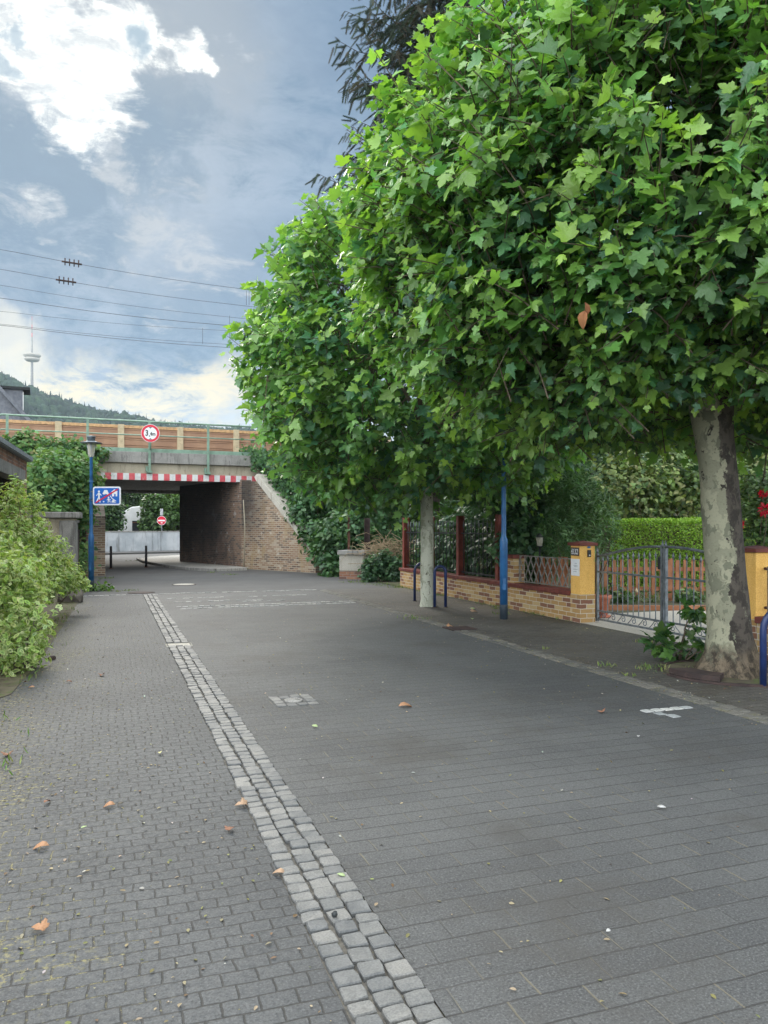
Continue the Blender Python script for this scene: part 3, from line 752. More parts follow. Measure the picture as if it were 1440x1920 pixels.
# left abutment and its wing wall
lw0 = Vector((.30, -2.95)); lw1 = Vector((.10, 10.4))
wall_obj('abutment', M['brick_br'], Vector((.25, .0)), lw1, -.1, [(0, ZB + .09), (1, ZB + .09)], .8, bridge, 1)
wall_obj('wing_wall', M['brick_br'], lw0, Vector((.25, -.002)), -.1, [(0, 2.0), (.25, 2.35), (1, ZB + .3)], .6, bridge, 1)
mb = MB(); mb.tube([(bB.x + .55, bB.y - .62, -.1), (bB.x + .53, bB.y - .60, 1.35)], .045, 8); mb.obj('rusty_pipe', M['rust'], bridge)
mb = MB(); mb.tube([(bB.x + .05, bB.y - .16, -.1), (bB.x + .10, bB.y - .19, 1.6), (bB.x + .04, bB.y - .15, 2.7)], .022, 6); mb.obj('cable', M['conc_b'], bridge)
# green railing
rail = MB(); rail.b2((-9.5, -.05, 4.46), (8.2, .12, 4.60)); r_o = rail.obj('railing', M['green_steel'], bridge, bevel=.006)
def railbar(nm, z, t_):
    mb = MB()
    pts = [(-9.5, 0, z - 1.4), (-4.15, 0, z - .62), (-3.05, 0, z), (3, 0, z), (9, 0, z)]
    mb.tube(pts, t_, 8); return mb.obj(nm, M['green_steel'], r_o, (0, .02, 0))
railbar('handrail', 5.62, .036); railbar('middle_rail', 5.10, .024)
for x in (-5.6, -2.85, -.20, 1.975, 4.15, 6.30):
    mb = MB(); z0 = 3.70 if x > 1 else 4.2
    y = -.17
    mb.b2((x - .045, y - .03, z0), (x + .045, y + .012, 5.60)); mb.b2((x - .012, y + .012, z0), (x + .012, y + .07, 5.58))
    if x > 1:
        mb.b2((x - .11, y - .028, z0 - .02), (x + .10, y + .19, z0 + .05)); mb.b2((x - .13, y + .05, z0 + .05), (x - .06, y + .19, z0 + .22))
        for q in range(4): mb.box((x, y - .036, z0 + .22 + q * .2), (.03, .014, .03))
    mb.obj('post', M['green_steel'], r_o)
# noise barrier behind the track
nb = thing('noise_barrier', 'low brown boarded noise barrier with cream posts along the railway', 'noise barrier', BF(0, 4.2), PHI)
mb = MB(); TB = 5.98
xs = [-13.5 + i * 2.45 for i in range(12)]
for i in range(11):
    for j, (za, zb) in enumerate(((4.45, 4.78), (4.81, 5.10), (5.13, 5.42), (5.45, TB - .15))):
        mb.b2((xs[i] + .09, .02, za), (xs[i + 1] - .09, .06, zb)); mb.b2((xs[i] + .09, .0, zb - .05), (xs[i + 1] - .09, .0195, zb)); mb.b2((xs[i] + .09, .061, za), (xs[i + 1] - .09, .09, zb + .04))
mb.obj('board_panel', M['barrier'], nb, bevel=.006)
mb = MB()
for i in range(11): mb.b2((xs[i] + .085, -.01, TB - .128), (xs[i + 1] - .085, .11, TB))
mb.obj('top_board', M['barrier_t'], nb, bevel=.006)
for x_ in xs:
    mb = MB(); mb.b2((x_ - .13, -.06, 4.4), (x_ + .13, .14, TB + .02))
    for q in (4.75, 5.3): mb.box((x_, -.065, q), (.05, .02, .05))
    mb.obj('post', M['cream'], nb, bevel=.008)
# track ballast so that nothing hangs in the air behind the railing
mb = MB(); mb.b2((-30, .62, 4.30), (35, 10.2, 4.43)); structure(mb.obj('track_bed', M['stone'], None, (BO[0], BO[1], 0), PHI))

# ------------------------------------------------------------------ signs
def text_mesh(s, size):
    cu = bpy.data.curves.new('t', 'FONT'); cu.body = s; cu.size = size; cu.align_x = 'CENTER'; cu.align_y = 'CENTER'; cu.extrude = .0015; cu.offset = .006 * size / .2
    ob = bpy.data.objects.new('t', cu); COL.objects.link(ob)
    me = bpy.data.meshes.new_from_object(ob.evaluated_get(bpy.context.evaluated_depsgraph_get()))
    bpy.data.objects.remove(ob); return me
def add_text(name, s, size, mat, parent, loc, rot=(math.pi / 2, 0, 0), sx_=1):
    me = text_mesh(s, size); me.materials.clear(); me.materials.append(mat)
    o = bpy.data.objects.new(name, me); COL.objects.link(o); o.parent = parent; o.location = loc; o.rotation_euler = rot; o.scale = (sx_, 1, 1)
    return o
RX = Matrix.Rotation(math.pi / 2, 4, 'X')                         # poly xy -> world xz, extrusion towards -y
def disc(r, n=40, c=(0, 0)): return [(c[0] + r * math.cos(2 * math.pi * i / n), c[1] + r * math.sin(2 * math.pi * i / n)) for i in range(n)]
def rrect(w_, h_, r, n=5):
    out = []
    for cx, cy, a0 in ((w_ / 2 - r, h_ / 2 - r, 0), (-w_ / 2 + r, h_ / 2 - r, 90), (-w_ / 2 + r, -h_ / 2 + r, 180), (w_ / 2 - r, -h_ / 2 + r, 270)):
        for i in range(n + 1):
            a = R(a0 + 90 * i / n); out.append((cx + r * math.cos(a), cy + r * math.sin(a)))
    return out
p = P(282, 812.5, 28.8)
hs = thing('height_limit_sign', 'round red and white sign reading 3,4m on the green bridge railing', 'traffic sign', (p.x, p.y, p.z), R(12))
mb = MB(); mb.prism(disc(.335), .0, .012, RX); mb.obj('plate', M['sign_white'], hs)
mb = MB()
k = 48; ro, ri = .322, .236
vs = [(ro * math.cos(2 * math.pi * i / k), -.0145, ro * math.sin(2 * math.pi * i / k)) for i in range(k)] + [(ri * math.cos(2 * math.pi * i / k), -.0145, ri * math.sin(2 * math.pi * i / k)) for i in range(k)]
mb.add(vs, [(i, (i + 1) % k, k + (i + 1) % k, k + i) for i in range(k)]); mb.obj('red_ring', M['sign_red'], hs)
mb = MB()
mb.prism([(-.06, .228), (.06, .228), (0, .178)], .012, .0145, RX); mb.obj('arrow', M['sign_black'], hs); mb = MB(); mb.prism([(-.06, -.228), (0, -.178), (.06, -.228)], .012, .0145, RX); mb.obj('arrow', M['sign_black'], hs)
add_text('lettering', '3', .30, M['sign_black'], hs, (-.125, -.0145, .0), sx_=.78)
add_text('lettering', ',', .26, M['sign_black'], hs, (-.035, -.0145, -.038), sx_=.9)
add_text('lettering', '4m', .19, M['sign_black'], hs, (.085, -.0145, -.025), sx_=.82)
mb = MB(); mb.tube([(0, .03, -.62), (0, .03, .25)], .03, 10); mb.b2((-.1, .005, -.02), (.1, .025, .02)); mb.obj('bracket', M['green_steel'], hs)

def lamp_post(label, x, y, sgn=None):
    t = thing('street_lamp', label, 'street lamp', (x, y, 0), 0, 'blue street lamps')
    mb = MB(); mb.lathe([(.072, -.05), (.072, .24), (.070, .26)], 20); mb.obj('base_sleeve', M['dkblue'], t)
    mb = MB(); mb.lathe([(.069, .255), (.069, 1.36), (.066, 1.40), (.046, 1.45), (.043, 1.5), (.038, 3.36), (.042, 3.365), (.042, 3.42)], 20); mb.obj('pole', M['blue'], t)
    mb = MB()
    for z in (2.35, 2.78):
        mb = MB(); mb.lathe([(.047, z - .02), (.050, z - .018), (.050, z + .018), (.047, z + .02)], 16); mb.obj('clamp', M['blue'], t)
    mb = MB(); mb.box((0, -.071, .62), (.055, .008, .2)); mb.obj('service_door', M['blue'], t)
    mb = MB(); mb.lathe([(.055, 3.40), (.075, 3.44), (.105, 3.74), (.10, 3.75)], 20); mb.obj('lamp_glass', M['glass'], t)
    mb = MB()
    for q in range(4):
        a = q * math.pi / 2 + .3; mb.tube([(.06 * math.cos(a), .06 * math.sin(a), 3.42), (.108 * math.cos(a), .108 * math.sin(a), 3.75)], .006, 5)
    mb.obj('cage', M['blue'], t)
    mb = MB(); mb.lathe([(.265, 3.752), (.27, 3.765), (.13, 3.80), (.115, 3.81)], 32); mb.obj('lamp_brim', M['galv'], t)
    mb = MB(); mb.lathe([(.095, 3.80), (.095, 3.90), (.11, 3.905), (.108, 3.935), (.02, 3.95)], 24); mb.obj('lamp_cap', M['galv'], t)
    return t
lx, ly = G(171, 1108)
lamp_post('blue street lamp with flat round brim carrying the blue home zone sign', lx, ly)
rx_, ry_ = G(944.5, 1161)
lamp_post('blue lamp post on the right pavement, its head lost in the plane leaves', rx_, ry_)
# end of home zone sign
zs = thing('zone_sign', 'blue end of home zone sign with white figures and red diagonal bar', 'traffic sign', (lx + .42, ly - .06, EYE + (HZ - 930) / F * ly), R(-2))
W_, H_ = .72, .475
mb = MB(); mb.prism(rrect(W_, H_, .06), -.012, 0, RX)
mb.obj('back_plate', M['sign_back'], zs)
mb = MB(); mb.prism(rrect(W_ - .004, H_ - .004, .058), 0.0005, .004, RX); mb.obj('white_border', M['sign_white'], zs)
mb = MB(); mb.prism(rrect(W_ - .075, H_ - .075, .035), .004, .007, RX); mb.obj('blue_field', M['sign_blue'], zs)
S = W_ / 54.0                                                     # 1 unit = one photograph pixel
fg = MB()
def fp(poly, h0=.007, h1=.0095): fg.prism([((x - 27) * S, (18 - y) * S) for x, y in poly], h0, h1, RX)
fp([(12 + 2 * math.cos(a), 9.6 + 2 * math.sin(a)) for a in [i * .5 for i in range(12)]])                    # walker
fp([(10.4, 12), (13.6, 12), (13.9, 16), (13.6, 20), (10.5, 20)])
fp([(10.6, 12.3), (10.7, 14.4), (7.4, 18.2), (6.4, 17.4)]); fp([(13.4, 12.4), (17.4, 16.8), (16.6, 17.8), (13.2, 14.6)])
fp([(10.5, 20), (12.6, 20), (10.8, 25), (7.6, 30.4), (5.8, 30.4)]); fp([(11.8, 20), (13.6, 20), (14.4, 25), (15.3, 30.4), (12.9, 30.4), (12.4, 25.5)])
fp([(19.2, 12.2), (20.4, 11), (21.6, 7.6), (22.6, 6.8), (27.4, 6.8), (28.4, 7.6), (29.6, 11), (30.6, 12.2), (30.6, 14.6), (28.9, 14.6), (28.9, 15.6), (27.4, 15.6), (27.4, 14.6), (22.4, 14.6), (22.4, 15.6), (20.9, 15.6), (20.9, 14.6), (19.2, 14.6)])   # car
fp([(35.4, 10.4), (41.8, 5.2), (48.6, 10.4), (47.2, 10.4), (47.2, 19), (44.2, 19), (44.2, 14.4), (41.2, 14.4), (41.2, 19), (37.0, 19), (37.0, 10.4)])   # house
fp([(30.5 + 1.6 * math.cos(a), 21 + 1.6 * math.sin(a)) for a in [i * .52 for i in range(12)]])              # child
fp([(29.2, 22.8), (31.6, 22.8), (32, 26.4), (29.4, 26.4)]); fp([(29.3, 23), (26.6, 25.8), (27.3, 26.5), (29.6, 24.6)]); fp([(31.4, 23), (35.2, 25.6), (34.8, 26.4), (31.4, 24.6)])
fp([(29.6, 26.3), (31, 26.3), (30.2, 30.6), (28.6, 30.6)]); fp([(30.8, 26.3), (32, 26.3), (34.8, 29.8), (33.4, 30.6)])
fp([(21 + 1.5 * math.cos(a), 29 + 1.3 * math.sin(a)) for a in [i * .52 for i in range(12)]])                # ball
fp([(33, 18.2), (34.2, 17.2), (37.8, 22.4), (45.4, 27.6), (44.6, 28.6), (36.8, 23.4)])                      # kerb line
fp([(36.6, 28.2), (38.6, 25.2), (41.6, 25.6), (41.6, 28.6), (45.5, 30.6), (36, 30.6)])
fg.obj('pictograms', M['sign_white'], zs)
mb = MB(); q = [(4.6, 30.2), (6.6, 32), (49.6, 6.0), (47.8, 4.0)]
mb.prism([((x - 27) * S, (18 - y) * S) for x, y in q], .0096, .012, RX); mb.obj('red_bar', M['sign_red'], zs)
for dz in (.11, -.11):
    mb = MB(); mb.b2((-.42, .006, dz - .016), (-.05, .028, dz + .016)); mb.obj('bracket', M['galv'], zs)

# no entry sign beyond the underpass
x, y = G(303, 1033.5); ne = thing('no_entry_sign', 'round red no entry sign on a thin grey pole before the white wall', 'traffic sign', (x, y, .1), R(8))
zc_ = EYE + (HZ - 976) / F * y - .1
mb = MB(); mb.tube([(0, .04, -.1), (0, .04, zc_ + .75)], .036, 10); mb.obj('pole', M['galv'], ne)
mb = MB(); mb.prism(disc(.31, 36), 0, .012, RX); mb.obj('plate', M['sign_white'], ne, (0, 0, zc_))
mb = MB(); mb.prism(disc(.288, 36), .012, .014, RX); mb.obj('red_disc', M['sign_red'], ne, (0, 0, zc_))
mb = MB(); mb.b2((-.23, -.018, -.05), (.23, -.0145, .05)); mb.obj('white_bar', M['sign_white'], ne, (0, 0, zc_)); mb = MB(); mb.b2((-.055, -.018, -.19), (.06, -.0145, -.13)); mb.obj('sticker', M['sign_white'], ne, (0, 0, zc_))
mb = MB(); mb.b2((-.10, -.02, zc_ + .36), (.10, 0.0, zc_ + .82)); mb.obj('side_plate', M['sign_back'], ne)
# bollards
for (px, py, top, lab) in ((208, 1066, 1024, 'dark steel bollard in the underpass, left of the pair nearer the brick pier'), (274, 1063.5, 1023, 'dark steel bollard in the underpass, right of the pair by the pale kerb')):
    x, y = G(px, py); hgt = (py - top) / F * y
    t = thing('bollard', lab, 'bollard', (x, y, 0), 0, 'bollards in the underpass')
    mb = MB(); mb.lathe([(.05, -.02), (.05, hgt * .58), (.047, hgt * .6), (.047, hgt * .97), (.035, hgt)], 14); mb.obj('post', M['black'], t)
    mb = MB(); mb.lathe([(.085, -.01), (.085, .012), (.055, .016)], 14); mb.obj('foot_plate', M['rust'], t)

# ================================================================== BEYOND THE UNDERPASS
ang = math.atan2(dw.y, dw.x)
ww = thing('rendered_wall', 'weathered white rendered boundary wall across the road beyond the underpass', 'wall', (W0.x, W0.y, 0), ang)
LL = (W1 - W0).length
mb = MB(); mb.b2((0, 0, -.05), (LL, .28, 1.33)); mb.obj('render_face', M['white_wall'], ww)
mb = MB(); mb.b2((-.02, -.03, 1.331), (LL, .31, 1.40)); mb.obj('coping', M['conc'], ww, bevel=.01)
mh = thing('motorhome', 'white motorhome with dark open side parked behind the white wall', 'motorhome', (-19.0, 60.0, 0), R(20))
mb = MB(); mb.prism([(-1.5, .5), (2.0, .5), (2.0, 2.75), (1.0, 2.95), (.2, 3.3), (-.6, 3.2), (-1.3, 2.75), (-1.8, 2.5), (-1.9, 1.2)], -1.1, 1.1, RX); mb.obj('body', M['plaster_w'], mh, bevel=.08)
mb = MB(); mb.b2((-.55, -1.13, 1.0), (1.7, -1.102, 2.15)); mb.obj('side_opening', M['dark_in'], mh)
mb = MB(); mb.b2((-.55, -1.18, 1.98), (1.7, -1.131, 2.05)); mb.obj('rust_bar', M['rust'], mh)
for wx in (-1.2, 1.4):
    mb = MB(); mb.tube([(wx, -1.14, .36), (wx, -.8, .36)], .36, 18); mb.obj('wheel', M['iron'], mh)

# slate roofed house at the far left behind the railway
hb = P(0, 800, 48)
ho = thing('slate_house', 'grey slate house gable peeking over the railing at the far left', 'house', (hb.x - 2.9, 50, 0), R(24))
mb = MB(); mb.prism([(-4.5, 0), (3.4, 0), (3.4, 7.2), (-.5, 10.9), (-4.5, 7.2)], 0, -7, RX); mb.obj('wall', M['slate'], ho)
mb = MB(); mb.prism([(3.75, 6.85), (3.85, 7.05), (-.5, 11.2), (-4.9, 7.05), (-4.8, 6.85), (-.5, 10.92)], .25, -7.2, RX); mb.obj('roof', M['slate'], ho)
ho.scale = (1, 1, 1.2)
dm = MB(); dm.b2((1.55, .3, 7.6), (3.05, 2.2, 9.0)); d_ = dm.obj('dormer', M['slate'], ho)
mb = MB(); mb.b2((3.052, .32, 7.9), (3.10, .8, 8.9)); mb.obj('white_cheek', M['plaster_w'], d_)
mb = MB(); mb.b2((1.3, .1, 9.0), (3.5, 2.4, 9.14)); mb.obj('dormer_roof', M['dark_in'], d_)

# hill, forest and the television tower
DH = 1000.0
ridge = [(-700, 640), (-400, 660), (-150, 685), (0, 714), (30, 726), (60, 741), (100, 756), (130, 768), (170, 775), (200, 781), (250, 788), (310, 803), (350, 808), (420, 812), (520, 818), (700, 830), (1000, 850), (1600, 880), (2400, 900)]
rx = np.array([p_[0] for p_ in ridge], float); ry = np.array([p_[1] for p_ in ridge], float)
def ridge_z(px): return (HZ - float(np.interp(px, rx, ry))) / F * DH - 9
def hill_pt(px, t_):
    d = DH - 560 + 560 * t_ if t_ <= 1 else DH + (t_ - 1) * 600
    k = math.sin(min(t_, 1) * math.pi / 2) ** 1.15 if t_ <= 1 else max(0, 1 - (t_ - 1) * .7)
    z = ridge_z(px) * k + 5 * mnoise.noise((px * .012, t_ * 4, 3)) * (1 - abs(t_ - .5)) * min(1, t_ * 5)
    return Vector(((px - 720) / F * d, d, z - .5))
terrain('hill', M['hill'], hill_pt, list(np.linspace(-700, 2400, 63)), list(np.linspace(0, 1, 14)) + [1.2, 1.6, 2.0])
# forest cover: clumpy crowns
ico = bmesh.new(); bmesh.ops.create_icosphere(ico, subdivisions=2, radius=1)
iv = np.array([v.co[:] for v in ico.verts]); ifc = np.array([[v.index for v in f.verts] for f in ico.faces]); ico.free()
NF = 3600; V = []; Fc = []; Cc = []
for i in range(NF):
    px = random.uniform(-160, 640); t_ = min(1.0, random.random() ** .5 * 1.03)
    p = hill_pt(px, t_); r_ = random.uniform(3.2, 6.0); hh = random.uniform(.9, 1.5)
    con = random.random() < .22
    nz = np.array([mnoise.noise(Vector(v * 2.1) + Vector((i * .37, 0, 0))) for v in iv]) * .55 + np.array([mnoise.noise(Vector(v * 5) + Vector((0, i * .37, 0))) for v in iv]) * .4
    q = iv * (1 + nz[:, None])
    if con: q = q * np.array([.5, .5, 1.0]) * np.clip(1.15 - (q[:, 2:3] + 1) * .5, .05, 2) ** np.array([[1, 1, 0]]); hh = 1.9
    V.append(q * np.array([r_, r_, r_ * hh]) + np.array([p.x, p.y, p.z + r_ * .5])); Fc.append(ifc + i * len(iv))
    c = np.array((.017, .038, .022)) * random.uniform(.55, 1.45) if con else np.array((.030, .055, .024)) * random.uniform(.5, 1.7)
    Cc.append(np.repeat(c[None] * np.array([1, 1, random.uniform(.8, 1.3)]), len(iv), 0))
V = np.concatenate(V); Fc = np.concatenate(Fc); Cc = np.concatenate(Cc)
def raw_mesh(name, V, Fc, Cc, mat, smooth=True, parent=None):
    me = bpy.data.meshes.new(name); me.vertices.add(len(V)); me.vertices.foreach_set('co', V.astype(np.float32).ravel())
    nf = len(Fc); me.loops.add(nf * 3); me.loops.foreach_set('vertex_index', Fc.astype(np.int32).ravel())
    me.polygons.add(nf); me.polygons.foreach_set('loop_start', np.arange(0, nf * 3, 3, dtype=np.int32)); me.polygons.foreach_set('loop_total', np.full(nf, 3, dtype=np.int32))
    me.polygons.foreach_set('use_smooth', np.full(nf, smooth)); at = me.attributes.new('col', 'FLOAT_COLOR', 'POINT')
    at.data.foreach_set('color', np.concatenate([np.clip(Cc, 0, 1), np.ones((len(Cc), 1))], 1).astype(np.float32).ravel())
    me.materials.append(mat); me.update(calc_edges=True); o = bpy.data.objects.new(name, me); COL.objects.link(o)
    if parent: o.parent = parent
    return o
m, k = new_mat('forest_crowns'); at = k.new('ShaderNodeAttribute', attribute_name='col').outputs['Color']
nz = k.noise(k.oc, .55, 5, .75); fin(k, k.mix(k.ss(nz, .35, .65), k.mix(1.0, at, (.45, .5, .5), 'MULTIPLY'), at), .95, k.bump(nz, 1.0, 1.2), 0, .1); M['forest'] = m
tag(raw_mesh('forest', V, Fc, Cc, M['forest']), 'dark wooded cover of the distant hill below the television tower', 'forest', None, 'stuff')
DT = DH + 20
tb = P(60, 748, DT)
tw = thing('television_tower', 'slender grey television tower with round platforms on the wooded hill', 'tower', (tb.x, DT, tb.z - 8))
def tz(py): return (HZ - py) / F * DT + EYE - (tb.z - 8)
u_ = DT / F
mb = MB(); mb.lathe([(3.0 * u_, -6), (2.7 * u_, tz(730)), (2.2 * u_, tz(690)), (2.0 * u_, tz(676)), (1.7 * u_, tz(655)), (1.1 * u_, tz(640))], 20); mb.obj('shaft', M['conc'], tw)
for (pa, pb, r_) in ((677, 671.5, 13.5), (670, 664.5, 15.5)):
    mb = MB(); mb.lathe([(4 * u_, tz(pa) - 1), (r_ * .8 * u_, tz(pa)), (r_ * u_, tz((pa + pb) / 2)), (r_ * .98 * u_, tz(pb)), (4 * u_, tz(pb) + .6)], 32); mb.obj('platform', M['conc_l'], tw)
mb = MB(); z0, z1 = tz(640), tz(593)
for i in range(6):
    a, b = z0 + (z1 - z0) * i / 6, z0 + (z1 - z0) * (i + 1) / 6; r_ = (1.0 - .12 * i) * u_
    mb.lathe([(r_, a), (r_ * .92, b)], 10, mi=i % 2)
mb.obj('antenna', [M['conc'], M['stripe_r']], tw)

# ------------------------------------------------------------------ overhead railway wires
def wire(name, label, p0, p1, off, sag=.25, r_=.011, ins=None, mat='iron'):
    Y0 = 34.2 + off; r_ = r_ * .72
    def at(px, py):
        q = (px - 720) / F; d = Y0 / (1 - .40 * q); return Vector(((px - 720) / F * d, d, EYE + (HZ - py) / F * d))
    a, b = at(*p0), at(*p1); d = b - a; a2 = a - d * .8; b2 = b + d * 1.6
    pts = []
    for i in range(25):
        f = i / 24; q = a2.lerp(b2, f); g_ = (f * 3.4 - .8)
        q.z -= 0.0 if not sag else sag * (1 - (2 * max(0, min(1, g_)) - 1) ** 2); pts.append(q)
    t = thing(name, label, 'overhead wire', tuple(a), 0, 'overhead railway wires')
    mb = MB(); mb.tube([q - a for q in pts], r_, 5); mb.obj('line', M[mat], t)
    if ins is not None:
        f = (ins - p0[0]) / (p1[0] - p0[0]); q = a.lerp(b, f); g_ = f; q.z -= sag * (1 - (2 * g_ - 1) ** 2); dd = d.normalized()
        mb = MB(); mb.tube([q - a - dd * .36, q - a + dd * .36], .035, 8)
        for i in range(4):
            c = q - a + dd * (-.24 + i * .16); mb.tube([c - Vector((0, 0, .13)), c + Vector((0, 0, .14))], [.02, .025], 6)
            mb.tube([c - dd * .015, c + dd * .015], .085, 10)
        mb.obj('insulator', M['dark_rust'], t)
    return at, t, a
wire('overhead_wire', 'topmost overhead wire with a dark ribbed insulator above the bridge', (0, 467), (500, 547), 0, .12, .011, 123)
wire('overhead_wire', 'second overhead wire from the top, with a dark ribbed insulator', (0, 504), (460, 573), 0, .12, .011, 114)
wire('overhead_wire', 'third overhead wire from the top, thin and without insulator', (0, 534), (450, 596), 3, .12, .010)
wire('overhead_wire', 'thick overhead wire, fourth from the top over the bridge', (0, 558), (455, 612), 1.5, .12, .014)
wire('overhead_wire', 'thin overhead wire, fifth from the top over the bridge', (0, 583), (450, 620.5), 3, .12, .009)
wire('overhead_wire', 'upper wire of the lowest close pair of overhead wires', (0, 607), (440, 646), 3, .1, .010)
at, t, a = wire('overhead_wire', 'lowest overhead wire, carrying the droppers over the bridge', (0, 609), (440, 652), 1.5, .1, .013)
for (px, y0, y1) in ((430.5, 592, 652), (380, 615, 645), (462, 545, 572), (467, 546, 572)):
    mb = MB(); q0, q1 = at(px, y0), at(px, y1); mb.tube([q0 - a, q1 - a], .008, 4); mb.obj('dropper', M['iron'], t)

# ================================================================== LEFT SIDE
gh = thing('brick_outbuilding', 'low red brick outbuilding with concrete lintel over a dark opening, left edge', 'building', (-9.13, 19.76, 0), R(107.4))
# local x: along the road towards far (+) ; wall face towards -y
ZR = 3.30
mb = MB()
mb.b2((-16, 0, -.05), (-4.6, .3, ZR)); mb.b2((-4.6, 0, 3.05), (0, .3, ZR)); mb.b2((-.40, 0, -.05), (0, .3, 3.048)); mb.b2((-.3, .302, -.05), (0, 5, ZR))
mb.obj('wall', M['brick_red'], gh)
mb = MB(); mb.b2((-4.59, -.025, 2.77), (-.41, .30, 3.04)); mb.obj('lintel', M['conc'], gh, bevel=.006)
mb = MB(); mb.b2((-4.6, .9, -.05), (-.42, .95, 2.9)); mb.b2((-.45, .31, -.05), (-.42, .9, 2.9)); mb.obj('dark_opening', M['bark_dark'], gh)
rf = MB(); rf.b2((-16, -.10, ZR + .004), (.18, 5, ZR + .08)); ro_ = rf.obj('roof', M['lead'], gh, bevel=.01)
mb = MB(); mb.b2((-16, -.13, ZR + .02), (.20, -.101, ZR + .12)); mb.obj('roof_edge', M['lead'], ro_)
# retaining pier beside the lamp
px_, py_ = RF(-.88, 22.6)
pier = thing('concrete_pier', 'old concrete gate pier with a weathered cap behind the variegated bush', 'pier', (px_, py_, 0), TH)
mb = MB(); mb.b2((-1.55, 0, -.05), (0, .9, 1.86)); mb.obj('shaft', M['conc_b'], pier, bevel=.02)
mb = MB(); mb.b2((-.42, -.05, -.05), (.02, .95, 1.80)); mb.obj('quoin', M['conc'], pier, bevel=.02)
mb = MB(); mb.b2((-1.7, -.12, 1.87), (.14, 1.05, 2.03)); mb.obj('cap', M['conc'], pier, bevel=.02)
gw = thing('brick_retaining_wall', 'dark old brick retaining wall between concrete pier and wing wall', 'wall', RF(-.92, 23.6) + (0,), TH + math.pi / 2)
mb = MB(); mb.b2((0, 0, -.05), (3.6, .35, 1.75)); mb.obj('wall_face', M['brick_ab'], gw)
mb = MB(); mb.b2((0, -.04, 1.752), (3.6, .38, 1.83)); mb.obj('coping', M['conc'], gw)
x, y = G(122, 1131)
mb = MB(); bm_ = [(0, 0)]
def rock(name, label, loc, s, mat, seed):
    V_ = iv * np.array(s) * (1 + .35 * np.array([mnoise.noise(Vector(v * 1.3) + Vector((seed, 0, 0))) for v in iv])[:, None])
    o = raw_mesh(name, V_, ifc, np.full((len(iv), 3), .3), mat, False); o.location = loc
    return tag(o, label, 'stone')
rock('stone', 'rough dark boulder at the foot of the bushes by the left lamp post', (x, y + .3, .14), (.30, .25, .24), M['stone'], 3)
x, y = G(97, 1237); rock('pebble', 'small black stone lying on mossy paving near the bush', (x, y, .02), (.045, .04, .03), M['dark_rust'], 5)
x, y = G(627, 1725); rock('pebble', 'small black crumb on the light setts strip in the foreground', (x, y, .025), (.012, .012, .012), M['iron'], 8)

# ================================================================== RIGHT SIDE: garden wall, fences, gate
UW = 7.45
def along(v): x, y = RF(UW, v); return (x, y, 0)
RZW = TH + math.pi / 2                                            # local x runs along the road away from the viewer; local -y faces the garden? (x fwd, y left)
# in this frame local y points to the road (-u); the garden lies at negative y
def gpiece(name, label, cat, v, group=None): return thing(name, label, cat, along(v), RZW, group)
gw1 = gpiece('garden_wall', 'low yellow clinker garden wall with oxide red cap, left of the gate', 'wall', 11.45)
Lw = 19.72 - 11.45
mb = MB(); mb.b2((0, -.24, -.05), (Lw, 0, .44)); mb.obj('brick_base', M['brick_y'], gw1)
mb = MB(); mb.b2((.0, -.27, .441), (Lw + .03, .03, .52)); mb.obj('cap', M['oxide'], gw1, bevel=.008)
pp = gpiece('brick_pilaster', 'short clinker pilaster with red cap between spear fence and lattice fence', 'pillar', 13.45)
mb = MB(); mb.b2((0, -.26, .521), (.42, -.02, 1.0)); mb.obj('shaft', M['brick_y'], pp)
mb = MB(); mb.b2((-.03, -.29, 1.0), (.45, .01, 1.07)); mb.obj('cap', M['oxide'], pp, bevel=.008)
